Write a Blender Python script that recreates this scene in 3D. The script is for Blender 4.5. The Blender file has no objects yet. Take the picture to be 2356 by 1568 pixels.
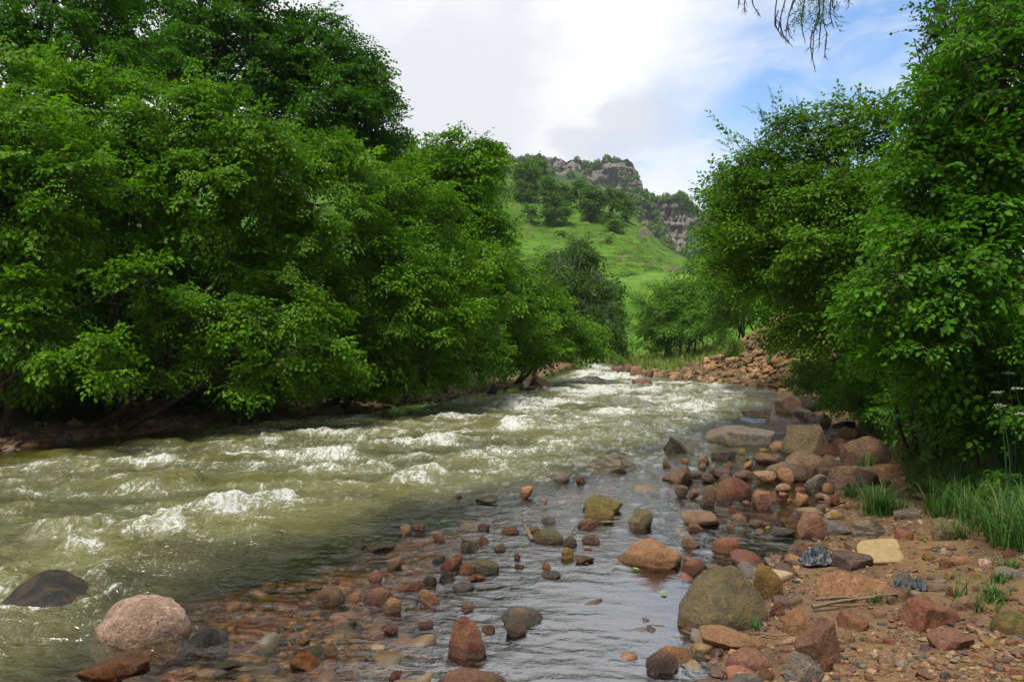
import bpy, math, random
import numpy as np

sc = bpy.context.scene
COL = sc.collection
R = math.radians

# ------------------------------------------------------------------ camera, sky, sun, exposure
CAM_H = 1.6
LENS = 28.0
FP = LENS / 36.0 * 1024.0            # focal length in pixels of the 1024 wide frame
HZ = 340.5
cam_d = bpy.data.cameras.new('camera'); cam = bpy.data.objects.new('camera', cam_d); COL.objects.link(cam)
cam.location = (0, 0, CAM_H); cam.rotation_euler = (R(90), 0, 0)
cam_d.lens = LENS; cam_d.sensor_width = 36.0; cam_d.clip_start = 0.05; cam_d.clip_end = 8000
sc.camera = cam

SUN_AZ, SUN_EL = R(-150), R(65)      # azimuth from +Y (clockwise positive): sun behind the camera, a little to the left
sd = bpy.data.lights.new('sun', 'SUN'); sun = bpy.data.objects.new('sun', sd); COL.objects.link(sun)
sd.energy = 4.2; sd.angle = R(10); sd.color = (1.0, 0.96, 0.88)
from mathutils import Vector, Matrix
_sv = Vector((math.sin(SUN_AZ)*math.cos(SUN_EL), math.cos(SUN_AZ)*math.cos(SUN_EL), math.sin(SUN_EL)))
sun.rotation_euler = (-_sv).to_track_quat('-Z', 'Y').to_euler()
sun.location = _sv * 200

sc.view_settings.view_transform = 'Standard'; sc.view_settings.look = 'None'
sc.view_settings.exposure = 0.5; sc.view_settings.gamma = 1.0
sc.cycles.use_denoising = True
sc.cycles.max_bounces = 8; sc.cycles.diffuse_bounces = 3; sc.cycles.glossy_bounces = 3
sc.cycles.transmission_bounces = 4; sc.cycles.transparent_max_bounces = 12
sc.cycles.sample_clamp_indirect = 4.0
try: sc.cycles.use_light_tree = False
except Exception: pass

class NT:
    """small helper for node trees"""
    def __init__(s, tree): s.t = tree; s.n = tree.nodes; s.l = tree.links
    def add(s, typ, **kw):
        nd = s.n.new(typ)
        for k, v in kw.items(): setattr(nd, k, v)
        return nd
    def set(s, sock, v):
        if isinstance(v, bpy.types.NodeSocket): s.l.new(v, sock)
        elif isinstance(v, bpy.types.Node): s.l.new(v.outputs[0], sock)
        else:
            if hasattr(sock, 'default_value'):
                dv = sock.default_value
                if hasattr(dv, '__len__') and not isinstance(v, str):
                    v = tuple(v)
                    if len(dv) == 4 and len(v) == 3: v = v + (1,)
                sock.default_value = v
    def math(s, op, a, b=0.5, c=None, clamp=False):
        nd = s.add('ShaderNodeMath', operation=op, use_clamp=clamp)
        s.set(nd.inputs[0], a); s.set(nd.inputs[1], b)
        if c is not None: s.set(nd.inputs[2], c)
        return nd.outputs[0]
    def mix(s, f, a, b, bt='MIX'):
        nd = s.add('ShaderNodeMix', data_type='RGBA', blend_type=bt)
        s.set(nd.inputs[0], f); s.set(nd.inputs[6], a); s.set(nd.inputs[7], b)
        return nd.outputs[2]
    def noise(s, vec, scale, detail=4.0, rough=0.55, dist=0.0):
        nd = s.add('ShaderNodeTexNoise')
        if vec is not None: s.l.new(vec, nd.inputs['Vector'])
        nd.inputs['Scale'].default_value = scale; nd.inputs['Detail'].default_value = detail
        nd.inputs['Roughness'].default_value = rough; nd.inputs['Distortion'].default_value = dist
        return nd.outputs['Fac']
    def smooth(s, v, a, b, lo=0.0, hi=1.0):
        nd = s.add('ShaderNodeMapRange', interpolation_type='SMOOTHSTEP')
        s.set(nd.inputs[0], v); s.set(nd.inputs[1], a); s.set(nd.inputs[2], b); s.set(nd.inputs[3], lo); s.set(nd.inputs[4], hi)
        return nd.outputs[0]
    def mapping(s, vec, scale=(1,1,1), loc=(0,0,0), rot=(0,0,0)):
        nd = s.add('ShaderNodeMapping'); s.l.new(vec, nd.inputs[0])
        nd.inputs['Scale'].default_value = scale; nd.inputs['Location'].default_value = loc; nd.inputs['Rotation'].default_value = rot
        return nd.outputs[0]
    def attr(s, name):
        nd = s.add('ShaderNodeAttribute'); nd.attribute_name = name
        return nd
    def bump(s, h, strength, dist, normal=None):
        nd = s.add('ShaderNodeBump'); s.set(nd.inputs['Height'], h)
        s.set(nd.inputs['Strength'], strength); s.set(nd.inputs['Distance'], dist)
        if normal is not None: s.l.new(normal, nd.inputs['Normal'])
        return nd.outputs[0]

world = bpy.data.worlds.new('World'); sc.world = world; world.use_nodes = True
w = NT(world.node_tree); w.n.clear()
sky = w.add('ShaderNodeTexSky', sky_type='NISHITA'); sky.sun_disc = False
sky.sun_elevation = SUN_EL; sky.sun_rotation = SUN_AZ; sky.altitude = 1200; sky.air_density = 1.0; sky.dust_density = 0.4; sky.ozone_density = 2.0
gen = w.add('ShaderNodeTexCoord').outputs['Generated']
def sdir(px, py):
    v = Vector(((px-512)/FP, 1.0, (HZ-py)/FP)); v.normalize(); return tuple(v)
def blob(px, py, r0, r1, warp):
    """soft patch of the sky dome round one direction"""
    d = w.add('ShaderNodeVectorMath', operation='DISTANCE'); w.l.new(warp, d.inputs[0]); d.inputs[1].default_value = sdir(px, py)
    return w.smooth(d.outputs['Value'], r0, r1, 1.0, 0.0)
nz = w.add('ShaderNodeTexNoise'); w.l.new(w.mapping(gen, (1, 1, 1.7)), nz.inputs['Vector']); nz.inputs['Scale'].default_value = 3.2; nz.inputs['Detail'].default_value = 6; nz.inputs['Roughness'].default_value = .58
wv = w.add('ShaderNodeVectorMath', operation='MULTIPLY_ADD'); w.l.new(nz.outputs['Color'], wv.inputs[0]); wv.inputs[1].default_value = (.36, .36, .36); 
sh = w.add('ShaderNodeVectorMath', operation='SUBTRACT'); w.l.new(gen, sh.inputs[0]); sh.inputs[1].default_value = (.18, .18, .18)
w.l.new(sh.outputs[0], wv.inputs[2]); warp = wv.outputs[0]
b1 = blob(835, 95, .08, .26, warp); b2 = blob(905, 40, .06, .22, warp); b3 = blob(680, 190, .0, .05, warp); b4 = blob(790, 150, .02, .14, warp)
b5 = blob(350, 22, .0, .07, warp)
gap = w.math('MAXIMUM', w.math('MAXIMUM', w.math('MAXIMUM', b1, b2), w.math('MAXIMUM', b3, b4)), w.math('MULTIPLY', b5, .5))
wisp = w.smooth(w.noise(w.mapping(gen, (1, 1, 3.2), rot=(0, .35, 0)), 5.0, 7, .62, .6), .40, .72)
gap = w.math('MULTIPLY', gap, w.math('SUBTRACT', 1.0, w.math('MULTIPLY', wisp, .65)), clamp=True)
g1 = blob(637, 130, .03, .08, warp); g2 = blob(480, 105, .08, .16, warp); g3 = blob(395, 70, .02, .14, warp)
grey = w.smooth(w.noise(w.mapping(gen, (1, 1, 2.4)), 4.0, 5, .5, .2), .42, .70)
gm = w.math('MAXIMUM', w.math('MAXIMUM', w.math('MULTIPLY', g1, .85), w.math('MULTIPLY', g2, .7)), w.math('MAXIMUM', w.math('MULTIPLY', g3, .6), w.math('MULTIPLY', grey, .45)), clamp=True)
cloud = w.mix(gm, (8.1, 8.05, 8.15), (5.7, 5.8, 6.3))
sep = w.add('ShaderNodeSeparateXYZ'); w.l.new(gen, sep.inputs[0])
# unseen sky overhead and behind greyed to cut ambient light, bright up the valley
sky_dim = w.smooth(w.math('SUBTRACT', w.math('MULTIPLY', sep.outputs['Y'], 1.0), w.math('MULTIPLY', sep.outputs['Z'], .35)), -.75, .25)
cloud = w.mix(sky_dim, (1.9, 2.05, 2.3), cloud)
skyc = w.mix(gap, cloud, w.mix(1.0, sky.outputs[0], (1.02, 1.50, 1.80), 'MULTIPLY'))
bg = w.add('ShaderNodeBackground'); w.l.new(skyc, bg.inputs[0]); bg.inputs[1].default_value = 0.1
wo = w.add('ShaderNodeOutputWorld'); w.l.new(bg.outputs[0], wo.inputs[0])

# ------------------------------------------------------------------ numeric helpers
_rs = np.random.RandomState(7)
_perm = np.concatenate([_rs.permutation(256)]*2)
_g = _rs.normal(size=(256, 3)); _g /= np.linalg.norm(_g, axis=1)[:, None]
def noise3(p):
    p = np.asarray(p, float); i = np.floor(p).astype(int); f = p - i; u = f*f*f*(f*(f*6-15)+10); i &= 255
    out = 0
    for dx in (0, 1):
        for dy in (0, 1):
            for dz in (0, 1):
                h = _perm[(_perm[(_perm[(i[..., 0]+dx) & 255]+i[..., 1]+dy) & 255]+i[..., 2]+dz) & 255]
                g = _g[h]
                d = g[..., 0]*(f[..., 0]-dx)+g[..., 1]*(f[..., 1]-dy)+g[..., 2]*(f[..., 2]-dz)
                out = out + d*(u[..., 0] if dx else 1-u[..., 0])*(u[..., 1] if dy else 1-u[..., 1])*(u[..., 2] if dz else 1-u[..., 2])
    return out*1.4
def fbm(p, oct=4, gain=.5, ridge=False):
    p = np.asarray(p, float); a = 1.0; s = 0
    for k in range(oct):
        n = noise3(p*2.03**k + 17.3*k)
        if ridge: n = 1-2*np.abs(n)
        s = s + a*n; a *= gain
    return s
def n2(x, y, sx, sy=None, seed=0.0, oct=3, gain=.5, ridge=False):
    sy = sx if sy is None else sy
    x, y = np.broadcast_arrays(np.asarray(x, float), np.asarray(y, float))
    return fbm(np.stack([x*sx, y*sy, np.full(x.shape, seed+.37)], -1), oct, gain, ridge)
def sst(x, a, b):
    t = np.clip((np.asarray(x, float)-a)/(b-a), 0, 1); return t*t*(3-2*t)

def mesh_obj(name, V, F, mat, parent=None, smooth=False, attrs=None):
    """V (n,3); F array (m,k) or list of such arrays -> ONE mesh object"""
    me = bpy.data.meshes.new(name)
    V = np.ascontiguousarray(V, np.float32); me.vertices.add(len(V)); me.vertices.foreach_set('co', V.ravel())
    Fs = F if isinstance(F, list) else [F]
    Fs = [np.asarray(f, np.int32) for f in Fs if len(f)]
    tot = np.concatenate([np.full(len(f), f.shape[1], np.int32) for f in Fs]); idx = np.concatenate([f.ravel() for f in Fs])
    me.loops.add(len(idx)); me.loops.foreach_set('vertex_index', idx)
    me.polygons.add(len(tot)); me.polygons.foreach_set('loop_start', np.concatenate([[0], np.cumsum(tot)[:-1]]).astype(np.int32))
    me.polygons.foreach_set('loop_total', tot)
    if smooth: me.polygons.foreach_set('use_smooth', np.ones(len(tot), bool))
    me.update(calc_edges=True)
    for k, a in (attrs or {}).items():
        a = np.ascontiguousarray(a, np.float32)
        if a.ndim == 1:
            at = me.attributes.new(k, 'FLOAT', 'POINT'); at.data.foreach_set('value', a)
        else:
            at = me.attributes.new(k, 'FLOAT_COLOR', 'POINT'); at.data.foreach_set('color', np.concatenate([a, np.ones((len(a), 1), np.float32)], 1).ravel())
    if mat is not None: me.materials.append(mat)
    o = bpy.data.objects.new(name, me); COL.objects.link(o)
    if parent is not None: o.parent = parent
    return o
def tag(o, label=None, cat=None, group=None, kind=None):
    if label: o['label'] = label
    if cat: o['category'] = cat
    if group: o['group'] = group
    if kind: o['kind'] = kind
    return o
def thing(name, loc, label, cat, group=None):
    o = bpy.data.objects.new(name, None); COL.objects.link(o); o.location = loc; o.empty_display_size = .2
    return tag(o, label, cat, group)
def grid_faces(nr, nc):
    a = np.arange(nr*nc).reshape(nr, nc)
    return np.stack([a[:-1, :-1], a[:-1, 1:], a[1:, 1:], a[1:, :-1]], -1).reshape(-1, 4)
def new_mat(name):
    m = bpy.data.materials.new(name); m.use_nodes = True; t = NT(m.node_tree); t.n.clear()
    out = t.add('ShaderNodeOutputMaterial')
    return m, t, out
def principled(t, out, col, rough=.8, normal=None, spec=.5, link=True):
    p = t.add('ShaderNodeBsdfPrincipled'); t.set(p.inputs['Base Color'], col); t.set(p.inputs['Roughness'], rough)
    t.set(p.inputs['Specular IOR Level'], spec)
    if normal is not None: t.l.new(normal, p.inputs['Normal'])
    if link: t.l.new(p.outputs[0], out.inputs[0])
    return p

# ------------------------------------------------------------------ lie of the land
_XL = np.array([(-20, -18), (0, -13), (5, -9.7), (11.2, -7.2), (15.2, -5.6), (17.5, -3.2), (20.6, -2.0), (27, .3), (43, 2.6), (58, 5.2), (62, 5.6), (66, 1), (70, -12), (76, -60)], float)
_XS = np.array([(-20, -9), (0, -4.2), (3, -2.3), (4.4, -1.74), (6.28, -1.29), (8, -.15), (9.24, 1.05), (13.5, 3.2), (17.5, 5.7), (20, 6.95), (26, 8.6), (33, 7.0), (43, 6.0), (61, 8.1), (68, 8), (72, -8), (76, -50)], float)
_XR = np.array([(-20, -2), (0, .6), (3.74, 1.02), (4.46, 1.02), (5.36, 1.76), (6.28, 2.27), (7.4, 2.9), (10.5, 4.2), (16.5, 6.5), (20, 7.2), (25, 8.75), (33.5, 7.1), (43, 6.2), (61, 8.3), (68, 8.2), (72, -7), (76, -40)], float)
def XL(y): return np.interp(y, _XL[:, 0], _XL[:, 1])
def XS(y): return np.interp(y, _XS[:, 0], _XS[:, 1])
def XR(y): return np.interp(y, _XR[:, 0], _XR[:, 1])
def land(x, y):
    x = np.asarray(x, float); y = np.asarray(y, float)
    wob = .22*n2(x, y, .9, seed=3)
    xl, xs, xr = XL(y)+wob, XS(y)+wob, XR(y)+wob
    dl = xl-x; dr = x-xr
    nlow = n2(x, y, .35, seed=9); nhi = n2(x, y, 2.2, seed=5)
    # river bed
    deep = sst(np.minimum((x-xl)*1.6, xs-x+.5*n2(x, y, .55, seed=13)), -.9, 2.2)
    bed = -.075-.55*deep+.045*n2(x, y, 1.6, seed=21)*(1-deep)
    # right bank
    dd = np.maximum(dr, 0)
    rb = .015+.085*np.minimum(dd, 2.4)+.26*np.clip(dd-2.4, 0, 3.2)+.12*np.clip(dd-5.6, 0, 60)+.10*nlow*sst(dd, .3, 3)+.035*nhi*sst(dd, 0, .4)
    # heap of quarried stone sliding to the water
    pile = 2.9*sst(y, 22.5, 25.5)*(1-sst(y, 28, 39))*sst(dr, -.1, 3.4)*(1-.6*sst(dr, 5, 10)) + .16*n2(x, y, .8, seed=31)*sst(y, 23, 26)*(1-sst(y, 36, 40))*sst(dr, 0, .6)
    rb = rb+pile
    # left bank
    dq = np.maximum(dl, 0)
    lb = .02+.11*np.minimum(dq, 2.2)+.30*np.clip(dq-2.2, 0, 3)+.17*np.clip(dq-7, 0, 55)+.10*nlow*sst(dq, .5, 3)+.04*nhi*sst(dq, 0, .4)
    far = sst(y, 66, 84)
    z = np.where(dl > 0, np.maximum(bed, lb*sst(dl, -.05, .1)), bed)
    z = np.where(dr > -.25, np.maximum(z, bed+(rb-bed)*sst(dr, -.25, .12)), z)
    z = z+far*(1.2+.5*nlow+.02*np.clip(y-70, 0, 60))*(dr > 0)
    return z
_lam = np.concatenate([np.linspace(.45, 1.02, 120), np.linspace(1.03, 1.3, 10)])
def ground_pt(px, py):
    """where the sight line of a photo pixel meets the land or the water"""
    k = max((py-HZ)/FP, 1e-4); Y = CAM_H/k*_lam; X = (px-512)/FP*Y
    d = CAM_H-k*Y-np.maximum(land(X, Y), 0.0); i = int(np.argmax(d < 0))
    Y0 = Y[i-1]+(Y[i]-Y[i-1])*d[i-1]/(d[i-1]-d[i]) if i else Y[0]
    X0 = (px-512)/FP*Y0
    return X0, Y0, max(float(land(X0, Y0)), 0.0)
K = 1024/2356.0
def D(x, y, dep):
    """point at a given distance seen at (x, y) of the 2356 wide survey print"""
    return np.array([(x*K-512)/FP*dep, dep, CAM_H-(y*K-HZ)/FP*dep])

# ------------------------------------------------------------------ ground sheet (bed, banks, meadows, out to the horizon)
def ground_mat():
    m, t, out = new_mat('bank_soil')
    pos = t.add('ShaderNodeNewGeometry').outputs['Position']
    gr = t.attr('grass').outputs['Fac']; bedf = t.attr('bed').outputs['Fac']
    n1 = t.noise(pos, 1.3, 6, .6); n2_ = t.noise(pos, 14, 6, .65); n3 = t.noise(pos, 60, 3, .6)
    sand = t.mix(t.smooth(n1, .35, .65), (.115, .064, .024), (.195, .118, .050))
    vor = t.add('ShaderNodeTexVoronoi'); t.l.new(pos, vor.inputs['Vector']); vor.inputs['Scale'].default_value = 38
    peb = t.mix(t.smooth(n2_, .3, .7), (.075, .042, .024), (.17, .10, .052))
    pebc = t.mix(.14, peb, vor.outputs['Color'], 'OVERLAY')
    sand = t.mix(t.smooth(t.noise(pos, 3.1, 5, .6), .45, .62), sand, pebc)
    sand = t.mix(t.math('MULTIPLY', n3, .35), sand, (.10, .055, .03))
    bed = t.mix(t.smooth(n2_, .35, .68), (.11, .050, .018), (.30, .14, .050))
    bed = t.mix(.18, bed, vor.outputs['Color'], 'OVERLAY')
    col = t.mix(bedf, sand, bed)
    pz = t.add('ShaderNodeSeparateXYZ'); t.l.new(pos, pz.inputs[0])
    damp = t.smooth(t.math('ADD', pz.outputs['Z'], t.math('MULTIPLY', n2_, .06)), .03, .11, 1, 0)
    col = t.mix(t.math('MULTIPLY', damp, .55), col, t.mix(1.0, col, (.35, .30, .26), 'MULTIPLY'))
    grass = t.mix(t.smooth(t.noise(pos, .6, 5, .6), .35, .65), (.060, .150, .008), (.115, .225, .016))
    grass = t.mix(t.smooth(n2_, .45, .75), grass, (.035, .085, .008))
    gm = t.smooth(t.math('ADD', gr, t.math('MULTIPLY', t.math('SUBTRACT', n2_, .5), .8)), .4, .6)
    shade_f = t.attr('canopy_shade').outputs['Fac']; col = t.mix(shade_f, col, t.mix(t.smooth(n2_, .3, .7), (.022, .016, .010), (.060, .042, .022)))  # dark soil under the trees, their shade painted into the ground colour
    col = t.mix(gm, col, grass)
    bn = t.bump(t.math('ADD', n2_, t.math('MULTIPLY', vor.outputs['Distance'], -.6)), .8, .03)
    principled(t, out, col, t.smooth(damp, 0, 1, .92, .35), bn, .35)
    return m
az = np.concatenate([np.linspace(-180, -62, 50)[:-1], np.linspace(-62, 55, 620), np.linspace(55, 180, 50)[1:]])
rr = np.concatenate([np.geomspace(.9, 160, 470), np.geomspace(175, 1600, 16)])
A, Rr = np.meshgrid(R(1)*az, rr)
gx, gy = Rr*np.sin(A), Rr*np.cos(A)
gz = land(np.clip(gx, -90, 90), np.clip(gy, -20, 130))
gz = gz + .25*n2(gx, gy, .05, seed=2)*sst(Rr, 60, 120)
dR, dL = gx-XR(gy), XL(gy)-gx
wv_ = .8*n2(gx, gy, .7, seed=44)
grass = np.where(dR > 0, sst(dR+wv_, 2.1, 3.0)*(1-sst(gy, 24, 26)*(1-sst(gy, 35, 38))*(1-sst(dR, 5, 7))), 0)+np.where(dL > 0, sst(dL+wv_, 5.5, 7.5), 0)
grass = np.maximum(grass, sst(gy, 38, 42)*sst(dR+.5*wv_, .5, 1.0))
bedv = sst(-gz, -.02, .03)
V = np.stack([gx, gy, gz], -1).reshape(-1, 3)
F = grid_faces(*gx.shape)
nc = gx.shape[1]
V = np.concatenate([V, [[0, 0, float(land(0, 0))]]]); c0 = len(V)-1
F2 = np.stack([np.arange(nc-1)+1, np.arange(nc-1), np.full(nc-1, c0)], -1)
ground = mesh_obj('ground', V, [F[:, ::-1], F2], ground_mat(), smooth=True, attrs={'canopy_shade': np.append((sst(dL+.3*wv_, .9, 1.8)*(gy < 62)+sst(dR+.3*wv_, 1.1, 2.0)*(gy > 5)*(gy < 24)).clip(0, 1).ravel(), 1), 'grass': np.append(np.clip(grass, 0, 1).ravel(), 0), 'bed': np.append(bedv.ravel(), 1)})
tag(ground, kind='structure')

# ------------------------------------------------------------------ river
def water_mat():
    m, t, out = new_mat('river_water')
    pos = t.add('ShaderNodeNewGeometry').outputs['Position']
    foam = t.attr('foam').outputs['Fac']; murk = t.attr('murk').outputs['Fac']; rip = t.attr('ripple').outputs['Fac']; lift = t.attr('lift').outputs['Fac']
    pm = t.mapping(pos, (.75, 1.25, 1), rot=(0, 0, R(-12)))
    r1 = t.noise(pm, 8, 4, .62, .9); r2 = t.noise(pm, 24, 3, .6, .5)
    hgt = t.math('ADD', t.math('MULTIPLY', r1, 1.0), t.math('MULTIPLY', r2, .38))
    bn = t.bump(hgt, rip, .085)
    fn = t.noise(t.mapping(pos, (1.7, .8, 1), rot=(0, 0, R(20))), 7, 9, .78, 1.4)
    fn2 = t.noise(pos, 46, 4, .7, .4)
    ff = t.math('ADD', t.math('MULTIPLY', fn, .75), t.math('MULTIPLY', fn2, .25))
    f = t.smooth(t.math('ADD', foam, t.math('MULTIPLY', t.math('SUBTRACT', ff, .5), 3.4)), .50, 1.05)
    deepc = t.mix(t.smooth(t.noise(pm, 1.1, 4, .6), .35, .65), (.034, .037, .004), (.076, .072, .007))
    # aerated crests are paler and yellower; troughs darkened, wave shading put into the colour
    deepc = t.mix(t.smooth(lift, 0, .35), (.036, .038, .006), deepc)
    deepc = t.mix(t.math('MULTIPLY', lift, .75, clamp=True), deepc, (.110, .104, .014))
    deepc = t.mix(t.math('MULTIPLY', foam, .7, clamp=True), deepc, (.22, .22, .11))
    dif = t.add('ShaderNodeBsdfDiffuse'); t.set(dif.inputs[0], deepc); t.l.new(bn, dif.inputs['Normal'])
    tr = t.add('ShaderNodeBsdfTransparent'); t.set(tr.inputs[0], (.93, .80, .60))
    body = t.add('ShaderNodeMixShader'); t.set(body.inputs[0], murk); t.l.new(tr.outputs[0], body.inputs[1]); t.l.new(dif.outputs[0], body.inputs[2])
    fr = t.add('ShaderNodeFresnel'); t.set(fr.inputs[0], t.math('ADD', 1.5, t.math('MULTIPLY', t.attr('calm').outputs['Fac'], 2.4))); t.l.new(bn, fr.inputs['Normal'])
    gl = t.add('ShaderNodeBsdfGlossy'); gl.inputs['Roughness'].default_value = .06; gl.inputs[0].default_value = (1, 1, 1, 1); t.l.new(bn, gl.inputs['Normal'])
    surf = t.add('ShaderNodeMixShader'); t.l.new(fr.outputs[0], surf.inputs[0]); t.l.new(body.outputs[0], surf.inputs[1]); t.l.new(gl.outputs[0], surf.inputs[2])
    fd = t.add('ShaderNodeBsdfDiffuse'); t.set(fd.inputs[0], t.mix(t.smooth(f, .2, .9), (.36, .38, .27), (.66, .67, .65))); t.l.new(t.bump(ff, .8, .05), fd.inputs['Normal'])
    fin = t.add('ShaderNodeMixShader'); t.set(fin.inputs[0], t.math('MULTIPLY', f, t.smooth(fn2, .38, .60, .45, .95))); t.l.new(surf.outputs[0], fin.inputs[1]); t.l.new(fd.outputs[0], fin.inputs[2])
    t.l.new(fin.outputs[0], out.inputs[0])
    return m
waz = R(1)*np.concatenate([np.linspace(-80, -46, 60)[:-1], np.linspace(-46, 44, 1000)])
# rows evenly spread over the picture, so near water is finely meshed and far water is not wasted
wr = CAM_H/np.tan(np.linspace(math.atan(CAM_H/1.3), math.atan(CAM_H/92), 620))
A, Rr = np.meshgrid(waz, wr)
wx, wy = Rr*np.sin(A), Rr*np.cos(A)
xl, xs, xr = XL(wy), XS(wy), XR(wy)
xse = xs+.55*n2(wx, wy, .7, seed=84)+1.1*sst(wy, 8, 13)*np.clip((xr-xs)/3, 0, 1)
inm = sst(wx-xl, .0, 1.6)*sst(xse-wx, -.5, 1.7)                     # main current
near_l = sst(wx-xl, .2, 1.5)
shal = sst(wx-xs, -.3, .9)
calm_pool = np.exp(-(((wx-.85)/1.15)**2+((wy-4.9)/1.6)**2))
far_t = sst(wy, 9, 24)
amp = inm*(.55+.45*far_t)
skx = wx+.35*wy                                                     # the current runs a little across the view
swell = .135*n2(skx, wy, .34, .66, 1, 2)+.095*n2(skx+.2*wy, wy, .9, 1.6, 2, 3)
chop = .060*n2(skx, wy, 2.1, 2.8, 3, 3)+.052*n2(wx-.3*wy, wy, 1.3, 1.9, 8, 4, .6, True)+.030*n2(skx, wy, 4.6, 6.0, 9, 3, .6, True)+.016*n2(skx, wy, 9, 11, 10, 2)
edge_chop = sst(wy, 7.5, 11)*sst(xr-wx, .1, 1.4)*(1-inm)
h = amp*(1.15*swell+.95*chop)+edge_chop*.32*chop
h = h+(1-.90*calm_pool)*(1-inm)*(.011*n2(wx+.4*wy, wy, 2.6, 4.4, 4, 3)+.012*n2(wx+.9*wy, wy, 5.0, 10.5, 6, 2))*sst(wx-xl, 0, .5)
lift = sst(swell+.3*chop, -.02, .10)*inm*.9
fo = inm*far_t*(.07+.55*np.clip(n2(skx, wy, .8, 1.3, 12, 4)+.15, -.5, 1.0))
fo += inm*.55*np.clip(n2(skx, wy, .55, 1.2, 14, 4, .6, True)-.50, 0, 1)+inm*.40*sst(chop, .09, .17)
fo += .25*inm*sst(wy, 20, 45)
streak = n2(skx+.25*n2(wx, wy, .8, seed=58), wy, 2.6, .85, 57, 4, .6, True)
fo += inm*(.08+.12*far_t)*np.clip(streak*2.2+.1, -.4, 1.1)
# standing waves and breakers, each along its own crest line (ends in survey pixels, height m, foam, half width m)
crests = [((175, 1078), (445, 1062), .13, 1.0, .17), ((445, 1062), (570, 1046), .12, .55, .16), ((600, 1006), (810, 1000), .12, .95, .22), ((565, 1052), (830, 1043), .13, .85, .2),
          ((860, 1024), (1060, 1012), .16, 1.1, .26), ((1150, 992), (1300, 986), .14, 1.25, .32), ((905, 1118), (1010, 1092), .20, 1.35, .20), ((170, 1300), (330, 1240), .15, 1.25, .16),
          ((330, 1240), (520, 1185), .16, 1.05, .20), ((520, 1190), (670, 1142), .12, .75, .13), ((-60, 1190), (100, 1152), .10, .5, .18), ((980, 968), (1120, 962), .12, .7, .3), ((1060, 1060), (1250, 1035), .10, .55, .25),
          ((1150, 940), (1330, 930), .14, 1.0, .4), ((1350, 960), (1500, 950), .12, .9, .4), ((1300, 905), (1480, 898), .15, 1.1, .5), ((1560, 940), (1650, 932), .10, .9, .3), ((1330, 870), (1450, 866), .15, 1.2, .7),
          ((700, 1100), (900, 1075), .12, .45, .25), ((250, 1130), (470, 1110), .13, .4, .25), ((60, 1240), (250, 1215), .11, .35, .2)]
for (p0, p1, hh, ff, wd) in crests:
    a = np.array(D(*p0, CAM_H*FP/(p0[1]*K-HZ)))[:2]; b = np.array(D(*p1, CAM_H*FP/(p1[1]*K-HZ)))[:2]
    d = b-a; L = np.linalg.norm(d); d /= L; nn = np.array([-d[1], d[0]]); nn = nn if nn[1] > 0 else -nn
    s_all = ((wx-a[0])*d[0]+(wy-a[1])*d[1])/L; q_all = (wx-a[0])*nn[0]+(wy-a[1])*nn[1]
    M = (abs(s_all-.5) < .8) & (abs(q_all) < 4.5*wd)
    s, q, wxm, wym = s_all[M], q_all[M], wx[M], wy[M]
    q = q+.6*wd*n2(wxm, wym, 1.4, seed=50, oct=4)
    e = sst(s, -.15, .15)*(1-sst(s, .8, 1.15))*np.clip(.75+.6*n2(wxm, wym, 1.1, seed=56), .2, 1.2)
    h[M] += .95*e*hh*np.exp(-(q/wd)**2)*(.9+.5*n2(wxm, wym, 3, seed=53))+e*.035*np.exp(-((q+.3*wd)/wd)**2)*n2(wxm, wym, 7, seed=54, oct=4)
    fo[M] += .92*e*ff*np.exp(-((q+.4*wd)/(1.15*wd))**2)*(.72+.75*n2(wxm, wym, 2.5, seed=55, oct=4))
    lift[M] += .55*e*np.exp(-((q+.3*wd)/(1.3*wd))**2)
# little splash by the pink granite boulder
for (sx, sy, rw, ff) in ((745, 1332, .10, .5), (585, 1470, .16, .55), (690, 1340, .06, .5)):
    c = D(sx, sy, CAM_H*FP/(sy*K-HZ)); fo += ff*np.exp(-(((wx-c[0])/(rw*1.6))**2+((wy-c[1])/rw)**2))
# ------------------------------------------------------------------ green hill spur
def hill_mat():
    m, t, out = new_mat('hill_turf')
    pos = t.add('ShaderNodeNewGeometry').outputs['Position']; geo = t.n[-1] if False else None
    n1 = t.noise(pos, .07, 6, .6); n2_ = t.noise(t.mapping(pos, (.35, .35, 1.6)), .8, 6, .62, .4); n3 = t.noise(pos, 2.2, 5, .6)
    c = t.mix(t.smooth(n1, .35, .65), (.046, .135, .004), (.090, .205, .009))
    c = t.mix(t.smooth(n2_, .47, .62, 0, .9), c, (.026, .070, .005))
    c = t.mix(t.smooth(n3, .45, .75, 0, .7), c, (.17, .21, .035))
    c = t.mix(t.smooth(t.noise(pos, .16, 6, .65), .56, .68, 0, .65), c, (.10, .105, .025))
    rk = t.attr('rock').outputs['Fac']
    rf = t.smooth(t.math('ADD', rk, t.math('MULTIPLY', t.math('SUBTRACT', t.noise(t.mapping(pos, (1, 1, 2)), .55, 6, .65), .5), 1.6)), .5, .66)
    rc = t.mix(t.smooth(n3, .3, .7), (.075, .062, .042), (.20, .165, .12))
    c = t.mix(rf, c, rc)
    bn = t.bump(t.math('ADD', n2_, t.math('MULTIPLY', n3, .35)), 1.0, .9)
    principled(t, out, c, .9, bn, .2)
    return m
ridge = np.array([(-200, 60, 330), (100, 110, 330), (300, 135, 300), (404, 150, 270), (470, 160, 240), (504, 172, 215), (521, 182, 205), (560, 190, 195), (600, 200, 185), (630, 215, 178), (650, 231, 172), (664, 245, 168), (675, 252, 166), (684, 256, 164), (690, 262, 162), (695, 282, 160), (702, 304, 158), (730, 326, 150), (800, 338, 150)], float)
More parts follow.
